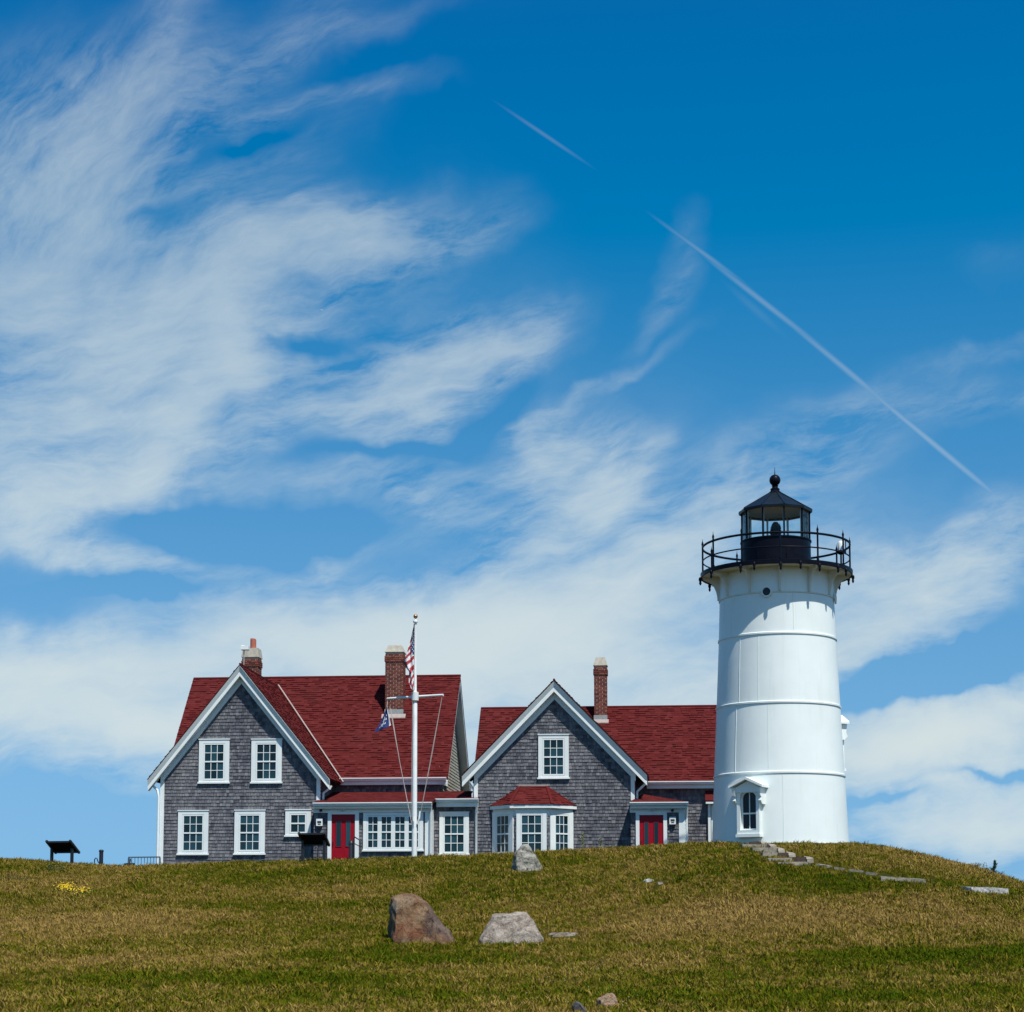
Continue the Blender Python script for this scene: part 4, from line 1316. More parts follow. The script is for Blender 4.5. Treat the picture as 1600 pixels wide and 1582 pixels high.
# ---- bay window
DB = .85
VBAY = H2 - DB
b_l, b_r = HU(769.7, H2), HU(895.5, H2)
f_l, f_r = HU(804.5, VBAY), HU(856.5, VBAY)
zbt = HZ(1262, VBAY, 830)
zb0 = ZB2 + .2
MB().prism([(b_l, H2 - .003, zb0), (f_l, VBAY, zb0), (f_r, VBAY, zb0), (b_r, H2 - .003, zb0)], (0, 0, zbt - zb0)).build('bay_wall', M['white'], house2, off2)
ztop = HZ(1229, H2 - .02, 833)
zeb = HZ(1257.3, VBAY - .17, 830)
e_l, e_r = HU(765, H2), HU(901.5, H2)
p_fl, p_fr = HU(796, VBAY - .17), HU(863, VBAY - .17)
t_l, t_r = HU(812.5, H2), HU(854.6, H2)
BL, FL, FR, BR = Vector((e_l, H2 - .03, zeb)), Vector((p_fl, VBAY - .17, zeb)), Vector((p_fr, VBAY - .17, zeb)), Vector((e_r, H2 - .03, zeb))
TL, TR = Vector((t_l, H2 - .03, ztop)), Vector((t_r, H2 - .03, ztop))
bay_roof = MB().add([BL, FL, FR, BR, TL, TR], [(0, 1, 4), (1, 2, 5, 4), (2, 3, 5), (0, 3, 2, 1), (0, 4, 5, 3)]).build('bay_roof', M['roof_under'], house2, off2)


def face_cover(parent, off, a, b, c, d=None, rn=RN, mat_name='roof_shingles', expo=.125, lift=.018):
    """Shingles on the planar face a-b (eave), c(-d) above."""
    ea = (b - a).normalized()
    n = (b - a).cross(c - a).normalized()
    if n.z < 0:
        n = -n
    eu = n.cross(ea)
    if eu.z < 0:
        eu = -eu
    pts = [a, b, c] + ([d] if d is not None else [])
    poly = [((p - a).dot(ea), (p - a).dot(eu)) for p in pts]
    mb = shingles(a + n * .005, ea, eu, n, poly, expo, .11, .28, lift, .006, rn, jit=.006, laminate=True)
    return mb.build(mat_name, M['roof'], parent, off, kind='stuff', recalc=False)


face_cover(bay_roof, off2, FL, FR, TR, TL)
face_cover(bay_roof, off2, BL, FL, TL)
face_cover(bay_roof, off2, FR, BR, TR)
for a, b in ((FL, TL), (FR, TR)):
    MB().bar(a + Vector((0, 0, .03)), b + Vector((0, 0, .03)), .10, .02).build('hip_cap', M['roof'], bay_roof, off2)
MB().bar(TL + Vector((-.05, -.02, .03)), TR + Vector((.05, -.02, .03)), .06, .06).build('flashing', M['valley'], bay_roof, off2)
dz = Vector((0, 0, -.125))
MB().prism([BL + Vector((.01, 0, 0)) + dz, FL + dz + Vector((.01, .02, 0)), FR + dz + Vector((-.01, .02, 0)), BR + dz + Vector((-.01, 0, 0))], (0, 0, .122)).build('fascia', M['white'], bay_roof, off2)


def facet(a, b, gw, gh, zc, W):
    mid = (a + b) / 2
    d = b - a
    rot = math.atan2(d.y, d.x)
    n = Vector((d.y, -d.x)).normalized()
    p = mid + n * .003
    return window(house2, off2, p.x, p.y, zc, W, 1.62, gw, gh, 3, 2, rot=rot, sill=False, cap=False)


zwb = HZ(1302.5, VBAY, 830)
a2, b2, c2_, d2 = Vector((b_l, H2)), Vector((f_l, VBAY)), Vector((f_r, VBAY)), Vector((b_r, H2))
facet(a2, b2, .62, 1.30, zwb, (b2 - a2).length - .10)
facet(b2, c2_, .70, 1.30, zwb, (c2_ - b2).length - .12)
facet(c2_, d2, .58, 1.30, zwb, (d2 - c2_).length - .10)
# shingled strips between the facets of the bay
for p, q in ((b2, a2), (b2, c2_), (c2_, b2), (c2_, d2)):
    d = (q - p).normalized()
    n = Vector((d.y, -d.x))
    if n.y > 0:
        n = -n
    s0, s1 = p + d * .001, p + d * .048
    ZS = zbt - .32
    wall_cover(house2, off2, (p.x, p.y, 0), (d.x, d.y, 0), (n.x, n.y, 0), [(.001, zb0), (.05, zb0), (.05, ZS), (.001, ZS)], RN)

# ---- entry porch of the right house
VP = H2 - .55
p0, p1 = HU(985, VP), HU(1069, VP)
zep = HZ(1253.5, VP - .23, 1030)
MB().box(p0, p1, VP, VM2, ZB2, zep - .06).build('wall', M['wall_under'], house2, off2)
wall_cover(house2, off2, (0, VP, 0), (1, 0, 0), (0, -1, 0), [(p0, ZB2 + .3), (p1, ZB2 + .3), (p1, zep - .1), (p0, zep - .1)], RN)
wall_cover(house2, off2, (p1, 0, 0), (0, 1, 0), (1, 0, 0), [(VP, ZB2 + .3), (VM2, ZB2 + .3), (VM2, zep - .1), (VP, zep - .1)], RN)
el, er = HU(983.5, VP - .23), HU(1075, VP - .23)
PFL, PFR = Vector((el, VP - .23, zep)), Vector((er, VP - .23, zep))
PBR, PBL = Vector((er, VM2 - .01, zep)), Vector((el, VM2 - .01, zep))
upk, zpk = HP(1004.5, 1241.5, VM2 - .9)
PK = Vector((upk, VM2 - .9, zpk))
pr = MB().add([PFL, PFR, PBR, PBL, PK], [(0, 1, 4), (1, 2, 4), (2, 3, 4), (3, 0, 4), (3, 2, 1, 0)]).build('porch_roof', M['roof_under'], house2, off2)
face_cover(pr, off2, PFL, PFR, PK, lift=.005)
face_cover(pr, off2, PFR, PBR, PK, lift=.005)
face_cover(pr, off2, PBL, PFL, PK, lift=.005)
MB().box(el + .02, er - .02, VP - .229, VP - .20, zep - .23, zep - .01).box(er - .05, er - .02, VP - .198, VM2 - .1, zep - .23, zep - .01).box(el + .02, er - .051, VP - .198, VP - .06, zep - .23, zep - .20).build('fascia', M['white'], house2, off2)
gutter(house2, off2, el, er, VP - .231, zep - .003)
zfp = HZ(1270, VP, 1030)
MB().box(p0 - .03, p1 + .01, VP - .055, VP - .003, zfp, zep - .19).build('frieze_board', M['white'], house2, off2)
door(house2, off2, 999, 1036.5, 1274, VP, (1006.8, 1013.1, 1022, 1028.5, 1323, 1285.5), post_w=.13)
MB().box(HU(1060, VP), p1 + .012, VP - .045, VP - .002, ZB2, zfp - .001).box(p1 - .001, p1 + .03, VP + .001, VP + .16, ZB2, zep - .24).build('corner_board', M['white'], house2, off2)
downspout(house2, off2, [(er - .06, VP - .25, zep - .12), (er - .06, VP - .22, zep - .24), (p1 + .07, VP - .0, zep - .52), (p1 + .07, VP + .02, zep - .62), (p1 + .07, VP + .02, ZB2)])
notice_box(house2, off2, 1046, 1056, 1277, 1288.5, VP)
eave_lamp(house2, off2, 1017.5, 1264.5, VP, .2)
camera_dot(house2, off2, 1050.5, 1266, VP)
# black wall lantern by the porch
u, z = HP(985.3, 1300, H2)
MB().box(u - .05, u + .05, H2 - .16, H2 - .03, z - .13, z + .08).hexa([(u - .07, H2 - .18, z + .081), (u + .07, H2 - .18, z + .081), (u + .07, H2 - .02, z + .081), (u - .07, H2 - .02, z + .081),
     (u - .02, H2 - .12, z + .14), (u + .02, H2 - .12, z + .14), (u + .02, H2 - .08, z + .14), (u - .02, H2 - .08, z + .14)]).build('wall_lantern', M['dark_metal'], house2, off2)
# glazed bay at the far end of the main wall, half hidden by the tower
q0 = HU(1105.5, VM2 - .10)
zq = HZ(1256, VM2 - .10, 1110)
MB().box(q0, q0 + .10, VM2 - .13, VM2 - .02, ZB2, zq - .02).box(q0 + 1.5, q0 + 1.6, VM2 - .13, VM2 - .02, ZB2, zq - .02).box(q0 - .08, q0 + 1.7, VM2 - .36, VM2 - .021, zq - .019, zq + .10).build('bay_wall', M['white'], house2, off2)
MB().prism([(q0 - .1, VM2 - .38, zq + .101), (q0 + 1.72, VM2 - .38, zq + .101), (q0 + 1.72, VM2 - .03, zq + .5), (q0 - .1, VM2 - .03, zq + .5)], (0, .02, -.05)).build('bay_roof', M['roof'], house2, off2)
window(house2, off2, q0 + .80, VM2 - .024, zq - .9, 1.35, 1.7, 1.0, 1.4, 3, 2, sill=False, cap=False)

# ================================================================== lighthouse
def TZ(py, r=0.0, px=1216):
    return EYE + ray(px, py)[1] * (TOWER_Y - r)


tz0 = gz1(TX, TOWER_Y) - .6
offT = (0, 0, tz0)
light = empty('lighthouse', (TX, TOWER_Y, tz0), 0, 'white round iron lighthouse with black gallery and lantern room', 'lighthouse')
light.scale = (TOWER_Y / 64, TOWER_Y / 64, 1)
zr3_, zr2_, zr1_ = TZ(1206, 2.16), TZ(1096, 2.06), TZ(988, 1.96)
zcol = TZ(923.7, 1.93)
zdk = TZ(878.5, 2.53)
prof = [(2.27, tz0 - .5), (2.262, TZ(1315, 2.26)), (2.165, zr3_), (2.058, zr2_), (1.958, zr1_), (1.915, zcol), (1.905, zdk + .02)]
MB().lathe(prof, 128).build('tower_wall', M['tower'], light, offT, angle=50)
for z, r in ((zr3_, 2.165), (zr2_, 2.058), (zr1_, 1.958)):
    MB().lathe([(r - .02, z - .035), (r + .030, z - .032), (r + .032, z + .02), (r + .0, z + .04), (r - .02, z + .04)], 128, cap=False).build('band', M['tower'], light, offT, angle=35)
MB().lathe([(1.90, zcol - .03), (1.945, zcol - .025), (1.945, zcol + .02), (1.90, zcol + .03)], 128, cap=False).build('band', M['cream'], light, offT, angle=35)
# vertical plate seams
for (za, zb_, ra, rb, angs) in ((TZ(1314, 2.26), zr3_ - .05, 2.262, 2.167, (-5,)), (zr3_ + .05, zr2_ - .05, 2.163, 2.06, (-49, -17)),
                                (zr2_ + .05, zr1_ - .05, 2.056, 1.96, (-46, -26)), (zr1_ + .05, zcol - .04, 1.956, 1.92, (-55, 8))):
    for an in angs:
        t = R(an)
        MB().bar((ra * math.sin(t), -ra * math.cos(t), za), (rb * math.sin(t), -rb * math.cos(t), zb_), .025, .0025, up=(math.cos(t), math.sin(t), 0)).build('plate_seam', M['tower'], light, offT)
# gallery
MB().lathe([(1.85, zdk), (2.50, zdk), (2.50, zdk + .02), (1.2, zdk + .021), (1.2, zdk)], 96, cap=False).build('gallery_soffit', M['cream'], light, offT, angle=30)
MB().lathe([(2.501, zdk - .03), (2.545, zdk - .03), (2.555, zdk + .11), (2.48, zdk + .13), (.9, zdk + .13), (.9, zdk + .022), (2.501, zdk + .022)], 96, cap=False).build('gallery_deck', M['black'], light, offT, angle=30)
ANG = [R(-4.7 + 30 * k) for k in range(12)]
br = MB()
H_ = zdk - zcol
arc = [(1.90, zdk - .001), (1.90, zcol + .03), (1.975, zcol + .03)]
for k in range(9):
    q = k / 8 * math.pi / 2
    arc.append((1.985 + .46 * (1 - math.cos(q)), zcol + .03 + (H_ - .12) * math.sin(q)))
arc.append((2.46, zdk - .001))
me_b = None
for t in ANG:
    if me_b is None:
        n = len(arc)
        mb = MB()
        vs = [(-.035, -r, z) for r, z in arc] + [(.035, -r, z) for r, z in arc]
        # triangulated fan as two-sided plate with rim: strip between the wall line and the arc
        fs = []
        idx = list(range(n))
        for off_, rev in ((0, False), (n, True)):
            for k in range(2, n - 1):
                tri = (0, k, k + 1) if k > 2 else (0, 1, 2)
                fs.append(tuple((i + off_) for i in (tri if not rev else tri[::-1])))
            fs.append(tuple((i + off_) for i in ((0, 2, 3) if not rev else (3, 2, 0))))
        fs += [(i, (i + 1) % n, (i + 1) % n + n, i + n) for i in range(n)]
        mb.add(vs, fs)
        o = mb.build('bracket', M['cream'], light, (0, 0, tz0))
        me_b = o.data
        o.rotation_euler = (0, 0, t)
    else:
        inst(me_b, 'bracket', light, (0, 0, 0), t)
zg = zdk + .13
RP = 2.47
pm = MB()
pm.tube([(0, -RP, zg), (0, -RP, zg + .96)], .031, 8)
pm.lathe([(.045, zg), (.045, zg + .05), (.026, zg + .06)], 10, (0, -RP))
pm.lathe([(.026, zg + .94), (.042, zg + .98), (.03, zg + 1.03), (.012, zg + 1.08), (.004, zg + 1.16)], 8, (0, -RP))
po = pm.build('railing_post', M['black'], light, offT, angle=40)
po.rotation_euler = (0, 0, ANG[0])
for t in ANG[1:]:
    inst(po.data, 'railing_post', light, (0, 0, 0), t)
dm = MB()
dm.lathe([(.012, zdk - .26), (.045, zdk - .19), (.03, zdk - .15), (.055, zdk - .08), (.05, zdk - .02), (.03, zdk + .01)], 10, (0, -2.56))
do_ = dm.build('drop_finial', M['black'], light, offT, angle=50)
do_.rotation_euler = (0, 0, ANG[0])
for t in ANG[1:]:
    inst(do_.data, 'drop_finial', light, (0, 0, 0), t)
for t in (R(10), R(-24), R(44), R(100), R(-100)):
    inst(do_.data, 'drop_finial', light, (0, 0, .04), t)
MB().ring(RP, zg + .86, .032, .040, 96).build('top_rail', M['black'], light, offT, smooth=True)
MB().ring(RP, zg + .40, .020, .024, 96).build('middle_rail', M['black'], light, offT, smooth=True)
# lantern room (ten-sided)
def on_drum(phi, z, r):
    return Vector((r * math.sin(phi), -r * math.cos(phi), z))


for (pa_, pb2, z_a, z_b) in ((R(9), R(30), .10, .62), (R(-40), R(-18), .10, .62)):
    h_ = MB()
    nn_ = 6
    vs = []
    for rr_ in (1.165, 1.19):
        for zz2 in (z_a, z_b):
            vs += [on_drum(pa_ + (pb2 - pa_) * k / nn_, zg + zz2, rr_) for k in range(nn_ + 1)]
    m_1 = nn_ + 1
    fs = []
    for k in range(nn_):
        fs += [(2 * m_1 + k, 2 * m_1 + k + 1, 3 * m_1 + k + 1, 3 * m_1 + k), (m_1 + k, m_1 + k + 1, 3 * m_1 + k + 1, 3 * m_1 + k), (k, k + 1, 2 * m_1 + k + 1, 2 * m_1 + k)]
    fs += [(0, m_1, 3 * m_1, 2 * m_1), (nn_, m_1 + nn_, 3 * m_1 + nn_, 2 * m_1 + nn_)]
    h_.add(vs, fs)
    h_.build('lantern_hatch', M['black'], light, offT, angle=40)
A10 = R(6.5)
zdt = TZ(836.7, 1.1)
zet = TZ(789.5, 1.1)
drum = MB().lathe([(1.17, zg - .06), (1.17, zdt - .05), (1.20, zdt - .04), (1.20, zdt), (1.05, zdt)], 48, cap=False)
drum.build('lantern_base', M['black'], light, offT, angle=30)
MB().lathe([(1.05, zdt - .02), (.01, zdt - .02)], 48, cap=False).build('lantern_floor', M['dome'], light, offT)
gm = MB()
mm_ = MB()
for k in range(10):
    t0, t1 = A10 + k * R(36), A10 + (k + 1) * R(36)
    r = 1.135
    pa, pb_ = Vector((r * math.sin(t0), -r * math.cos(t0), 0)), Vector((r * math.sin(t1), -r * math.cos(t1), 0))
    g = MB().add([pa + Vector((0, 0, zdt)), pb_ + Vector((0, 0, zdt)), pb_ + Vector((0, 0, zet)), pa + Vector((0, 0, zet))], [(0, 1, 2, 3)])
    g.build('lantern_pane', M['glass'], light, offT)
    n = Vector((pa.x, pa.y, 0)).normalized()
    MB().bar(pa * 1.005 + Vector((0, 0, zdt)), pa * 1.005 + Vector((0, 0, zet)), .045, .05, up=n).build('glazing_bar', M['black'], light, offT)
    pi = pa * .965
    MB().bar(pi + Vector((0, 0, zdt)), pi + Vector((0, 0, zet)), .05, .03, up=n).build('inner_bar', M['white'], light, offT)
zra = TZ(770.5, 0)
rf = MB()
rf.lathe([(1.08, zet - .03), (1.235, zet - .05), (1.25, zet + .03), (.17, zra), (.05, zra + .01)], 10, a0=A10, cap=False)
rf.build('lantern_roof', M['dome'], light, offT)
MB().lathe([(1.10, zet + .01), (.95, zet + .12), (.01, zet + .2)], 20, a0=A10, cap=False).build('lantern_ceiling', M['white'], light, offT)
for k in range(10):
    rb = MB()
    t = A10 + k * R(36)
    rb.bar((1.235 * math.sin(t), -1.235 * math.cos(t), zet + .045), (.18 * math.sin(t), -.18 * math.cos(t), zra + .01), .03, .03)
    rb.build('roof_rib', M['dome'], light, offT)
zbl = TZ(750.8, 0)
MB().lathe([(.20, zra - .06), (.205, zra + .02), (.15, zra + .06), (.16, zra + .13), (.10, zra + .17), (.10, zra + .22), (.12, zra + .24)], 24, cap=False).build('vent_neck', M['black'], light, offT, angle=40)
pr_ = [(.19 * math.sin(math.pi * (k + .001) / 16), zbl - .19 * math.cos(math.pi * k / 16)) for k in range(17)]
MB().lathe(pr_, 28, cap=False).build('vent_ball', M['black'], light, offT, smooth=True)
MB().tube([(0, 0, zbl + .17), (0, 0, zbl + .28), (0, 0, TZ(730, 0))], [.02, .012, .005], 6).build('lightning_rod', M['black'], light, offT)
# lens, red sector glass, gallery lamp
ln = []
for k in range(13):
    z = zdt + .02 + .62 * k / 12
    r = .20 * math.sqrt(max(.05, 1 - ((k - 5.5) / 7.2) ** 2))
    ln += [(r, z), (r * .86, z + .025)]
MB().lathe(ln, 20).build('fresnel_lens', M['lens'], light, offT)
MB().box(.24, .43, .95, .97, zdt, zdt + .42).build('red_panel', M['red_glass'], light, offT)
t = R(62)
cx, cy = 2.28 * math.sin(t), -2.28 * math.cos(t)
eq = MB().tube([(cx, cy, zg), (cx, cy, zg + .42)], .03, 8).lathe([(.05, zg + .40), (.17, zg + .46), (.17, zg + .52), (.10, zg + .525)], 14, (cx, cy)).build('beacon_stand', M['black'], light, offT, angle=40)
MB().lathe([(.10, zg + .53), (.11, zg + .78), (.07, zg + .84), (.01, zg + .86)], 14, (cx, cy)).build('beacon', M['lamp_white'], eq, offT, angle=40)
MB().bar((cx + .16, cy, zg + .4), (cx + .16, cy, zg + .92), .03, .03).build('beacon_rod', M['black'], eq, offT)
# portholes
for an in (R(-17.5), R(76), R(170)):
    zc_ = TZ(924, 1.9)
    rr = 1.95
    q = MB()
    n = 20
    vs, fs = [], []
    for (rad, dep) in ((.175, -.01), (.175, .04), (.135, .045), (.125, .0)):
        for k in range(n):
            s = 2 * math.pi * k / n
            vs.append((rad * math.cos(s), -rr - dep, rad * math.sin(s)))
    for j in range(3):
        for k in range(n):
            fs.append((j * n + k, j * n + (k + 1) % n, (j + 1) * n + (k + 1) % n, (j + 1) * n + k))
    q.add(vs, fs)
    po_ = q.build('porthole', M['tower'], light, (0, 0, 0), angle=40)
    po_.location = (0, 0, zc_ - tz0)
    po_.rotation_euler = (0, 0, an)
    vs = [(.13 * math.cos(2 * math.pi * k / n), -rr - .006, .13 * math.sin(2 * math.pi * k / n)) for k in range(n)]
    MB().add(vs, [tuple(range(n))]).build('pane', M['dark_pane'], po_, (0, 0, 0))


def tower_window(an, zc, rw, pr=.20, hd=.20):
    """Arched window in a deep white box with a gabled hood on brackets; (front is -y before turning)."""
    hw, hb, ht = .40, -.68, .62          # half width, bottom, springing
    y0, y1 = -rw - pr, -rw + .35        # front and back of the box
    fr = MB()
    fr.box(-hw, -.285, y0, y1, hb, ht)
    fr.box(.285, hw, y0, y1, hb, ht)
    fr.box(-.284, .284, y0, y1, hb, hb + .12)
    arch = []
    for k in range(9):
        q = math.pi * (1 - k / 8)
        arch.append((.284 * math.cos(q), ht - .12 + .20 * math.sin(q)))
    # spandrel over the arch
    n = len(arch)
    top = ht + .20
    vs, fs = [], []
    for yv in (y0 + .001, y1 - .001):
        for (x, z) in arch:
            vs.append((x, yv, z))
        for (x, z) in arch:
            vs.append((x, yv, top))
    for k in range(n - 1):
        fs += [(k, k + 1, n + k + 1, n + k), (2 * n + k, 3 * n + k, 3 * n + k + 1, 2 * n + k + 1), (k, 2 * n + k, 2 * n + k + 1, k + 1)]
    fr.add(vs, fs)
    w = fr.build('window', M['tower'], light, (0, 0, 0), angle=30)
    w.location = (0, 0, zc - tz0)
    w.rotation_euler = (0, 0, an)
    s = MB()
    s.box(-hw - .03, hw + .03, y0 - .05, y1, hb - .10, hb - .001)
    s.build('sill', M['tower'], w)
    hood = MB()
    hz, ov_ = ht + .21, .60
    prof_ = [(-ov_, hz - .06), (0, hz + .20), (ov_, hz - .06), (ov_, hz + .02), (0, hz + .29), (-ov_, hz + .02)]
    vs = [(x, y0 - hd, z) for x, z in prof_] + [(x, y1, z) for x, z in prof_]
    hood.add(vs, [(0, 1, 4, 5), (1, 2, 3, 4), (6, 11, 10, 7), (7, 10, 9, 8), (0, 6, 7, 1), (1, 7, 8, 2), (3, 2, 8, 9), (5, 4, 10, 11), (4, 3, 9, 10), (0, 5, 11, 6)])
    hood.add([(-hw - .06, y0 - .03, hz - .05), (hw + .06, y0 - .03, hz - .05), (0, y0 - .03, hz + .16)], [(0, 1, 2)])
    hood.box(-hw - .06, hw + .06, y0 - .029, y1, ht - .04 + .05, hz - .049)
    hood.build('hood', M['tower'], w)
    for sx in (-1, 1):
        x = sx * (hw + .055)
        b = MB()
        b.prism([(x - .05, y0 - hd + .04, hz - .06), (x - .05, y0 - hd + .08, hz - .30), (x - .05, y0 - .04, hz - .36), (x - .05, y0 - .09, hz - .46), (x - .05, y0 + .02, hz - .58), (x - .05, y1 - .2, hz - .58), (x - .05, y1 - .2, hz - .06)], (.10, 0, 0))
        b.build('bracket', M['tower'], w)
    yg = y0 + .14
    sash = MB()
    sash.box(-.283, -.235, yg - .02, yg + .02, hb + .121, ht - .1).box(.235, .283, yg - .02, yg + .02, hb + .121, ht - .1).box(-.234, .234, yg - .02, yg + .02, hb + .121, hb + .17)
    zm = (hb + ht) / 2
    sash.box(-.234, .234, yg - .025, yg + .02, zm - .025, zm + .025)
    sash.box(-.014, .014, yg - .018, yg + .018, hb + .171, zm - .026).box(-.014, .014, yg - .018, yg + .018, zm + .026, ht + .07)
    for k in range(8):
        a_, b_ = arch[k], arch[k + 1]
        sash.hexa([(a_[0], yg - .02, a_[1] - .001), (b_[0], yg - .02, b_[1] - .001), (b_[0], yg + .02, b_[1] - .001), (a_[0], yg + .02, a_[1] - .001),
                   (a_[0] * .83, yg - .02, a_[1] - .045), (b_[0] * .83, yg - .02, b_[1] - .045), (b_[0] * .83, yg + .02, b_[1] - .045), (a_[0] * .83, yg + .02, a_[1] - .045)])
    sash.build('sash', M['tower'], w)
    for (xa, xb) in ((-.236, -.012), (.012, .236)):
        MB().box(xa, xb, yg - .004, yg + .004, hb + .165, zm - .02).build('pane', M['dark_pane'], w)
        p = MB()
        sgn = -1 if xa < 0 else 1
        zt = [(abs(x), z) for x, z in arch if abs(x) < .24]
        poly = [(xa, zm + .02), (xb, zm + .02)]
        poly = [(sgn * .012, zm + .02), (sgn * .25, zm + .02), (sgn * .25, ht - .07), (sgn * .20, ht + .02), (sgn * .11, ht + .065), (sgn * .012, ht + .075)]
        p.prism_y(poly, yg - .004, yg + .004)
        p.build('pane', M['dark_pane'], w)
    return w


tower_window(R(-33), TZ(1268, 2.5, 1160), 2.20)
tower_window(R(104), TZ(1168, 0.0, 1320), 2.11, .07, .12)
# stone footing course under the tower
MB().lathe([(2.24, TZ(1317, 2.3) - .5), (2.36, TZ(1317, 2.3) - .5), (2.36, TZ(1317.3, 2.3)), (2.24, TZ(1316.5, 2.3))], 48, cap=False).build('footing', M['stone_step'], light, offT)

# ================================================================== flagpole and flags
FY = 64.6
fp = on_ground(646.5, 1338.5, 55, 68)
FX = ray(647.5, 1300)[0] * FY
fz0 = gz1(FX, FY) - .25
offF = (0, 0, 0)


def FZ(py):
    return EYE + ray(648, py)[1] * FY - fz0


flagpole = empty('flagpole', (FX, FY, fz0), 0, 'tall white flagpole with yardarm standing before the porch', 'flagpole')
MB().tube([(0, 0, 0), (0, 0, FZ(1100)), (0, 0, FZ(1097)), (0, 0, FZ(973))], [.092, .076, .054, .042], 16).build('pole', M['pole'], flagpole, angle=40)
MB().lathe([(.03, FZ(974)), (.085, FZ(973)), (.085, FZ(970.5)), (.04, FZ(969)), (.02, FZ(967))], 16).build('truck', M['pole'], flagpole, angle=40)
pr_ = [(.075 * math.sin(math.pi * (k + .001) / 12), FZ(963.5) - .075 * math.cos(math.pi * k / 12)) for k in range(13)]
MB().lathe(pr_, 18, cap=False).build('ball', M['gold'], flagpole, smooth=True)
MB().lathe([(.09, FZ(1096)), (.12, FZ(1095)), (.12, FZ(1082)), (.06, FZ(1081))], 12).build('collar', M['pole'], flagpole, angle=40)
yl, yr = at(605, 1092, 65.4), at(692.5, 1086.3, 64.3)
ol = Vector((FX, FY, fz0))
yL, yR = yl - ol, yr - ol
MB().tube([yL, (yL + yR) / 2 + Vector((0, .0, 0)), yR], [.034, .047, .038], 10).build('yardarm', M['pole'], flagpole, angle=60)
def lift(a, b, sag=.03, r=.009):
    m = (a + b) / 2 + Vector((sag, 0, 0))
    MB().tube([a, m, b], r, 5).build('halyard', M['rope'], flagpole)
lift(at(609, 1104, 65.2) - ol, at(643, 1286, 64.5) - ol, -.02)
lift(at(611, 1108, 65.2) - ol, at(640.5, 1272, 64.5) - ol, -.03)
lift(at(690.5, 1090, 64.3) - ol, at(660, 1257, 64.5) - ol, .02)
lift(at(690.5, 1090, 64.3) - ol, at(657, 1272, 64.5) - ol, .0)
lift(at(605.5, 1093, 65.4) - ol, at(604.5, 1106, 65.3) - ol, 0)
MB().tube([(-.06, -.06, FZ(975)), (-.115, -.08, FZ(1290))], .007, 5).build('halyard', M['rope'], flagpole)
MB().tube([(-.02, -.12, FZ(1290)), (-.02, -.15, FZ(1284)), (-.02, -.12, FZ(1278))], .02, 6).tube([(.10, -.08, FZ(1288)), (.16, -.10, FZ(1280)), (.19, -.08, FZ(1268))], .03, 6).build('cleat', M['pole'], flagpole)


def pt_in(px, py, Y):
    return at(px, py, Y)


def cloth(name, rows, nx, colour, mats, label, cat, fold=.05, Y=FY):
    """rows: list of (right px, left px, py right, py left); hung cloth with vertical folds."""
    n = len(rows)
    vs, fs, mi = [], [], []
    o0 = at(rows[0][0], rows[0][2], Y)
    for j, (xr, xl, yr_, yl_) in enumerate(rows):
        for i in range(nx + 1):
            s = i / nx
            p = at(xr + (xl - xr) * s, yr_ + (yl_ - yr_) * s, Y - .02 - fold * math.sin(s * 9 + j * .18) * min(1, .3 + s))
            vs.append(p - o0)
    for j in range(n - 1):
        for i in range(nx):
            a = j * (nx + 1) + i
            fs.append((a, a + 1, a + nx + 2, a + nx + 1))
            mi.append(colour((i + .5) / nx, (j + .5) / (n - 1), i, j))
    m = MB()
    m.v, m.f, m.mi = [tuple(v) for v in vs], fs, mi
    o = m.build(name, mats, None, smooth=True, recalc=False)
    o.location = o0
    sd = o.modifiers.new('thickness', 'SOLIDIFY')
    sd.thickness = .006
    return tag(o, label, cat)


def interp(tab, n):
    ks = [t[0] for t in tab]
    return [[float(np.interp(j / (n - 1), ks, [t[c] for t in tab])) for c in range(1, len(tab[0]))] for j in range(n)]


# national flag, hanging limp: left edge runs out to 632 and comes back towards the pole
tabf = [(0, 647.3, 646.6, 975, 976), (.25, 647, 641, 1000, 1003), (.42, 647, 636, 1018, 1020), (.60, 647, 632.2, 1040, 1035), (.66, 647, 633.5, 1048, 1043),
        (.72, 646.8, 639.5, 1053, 1050), (.86, 646.5, 639, 1066, 1068), (.93, 646.5, 641.5, 1074, 1074), (1, 645.8, 644.2, 1082, 1079)]


def us_col(s, t, i, j):
    if t < .36 + .14 * (1 - s) - .02 and s * 1.2 + t < 1.0:
        return 3 if ((i % 2 == 0) and ((j + (i // 2) * 2) % 4 == 0) and t > .12) else 2
    k = t * 15.5 - s * 2.4
    return 1 if int(math.floor(k)) % 2 else 0


cloth('national_flag', interp(tabf, 70), 9, us_col, [M['flag_white'], M['flag_red'], M['flag_blue'], M['flag_white']],
      'limp flag with red and white stripes and starred blue corner at the pole top', 'flag', .07, FY - .1)
tabb = [(0, 604.3, 604.0, 1104.5, 1105), (.2, 605.8, 601, 1111, 1114), (.45, 607.6, 597, 1119, 1124), (.7, 609.6, 591, 1128, 1135), (.85, 610.6, 587, 1132, 1141), (1, 610.8, 584.5, 1134, 1146)]


def bl_col(s, t, i, j):
    if s < .10:
        return 0
    if t > .94 or s > .92:
        return 1
    d1 = abs((s - .38) - .25 * (t - .5))
    if .28 < t < .82 and (d1 < .05 and j % 4 < 2):
        return 0
    if .40 < t < .82 and abs(s - .62 - .1 * (t - .6)) < .07 and (i * 3 + j) % 4:
        return 0
    if .55 < t < .85 and .70 < s < .86 and (i + j) % 3 == 0:
        return 2
    return 1


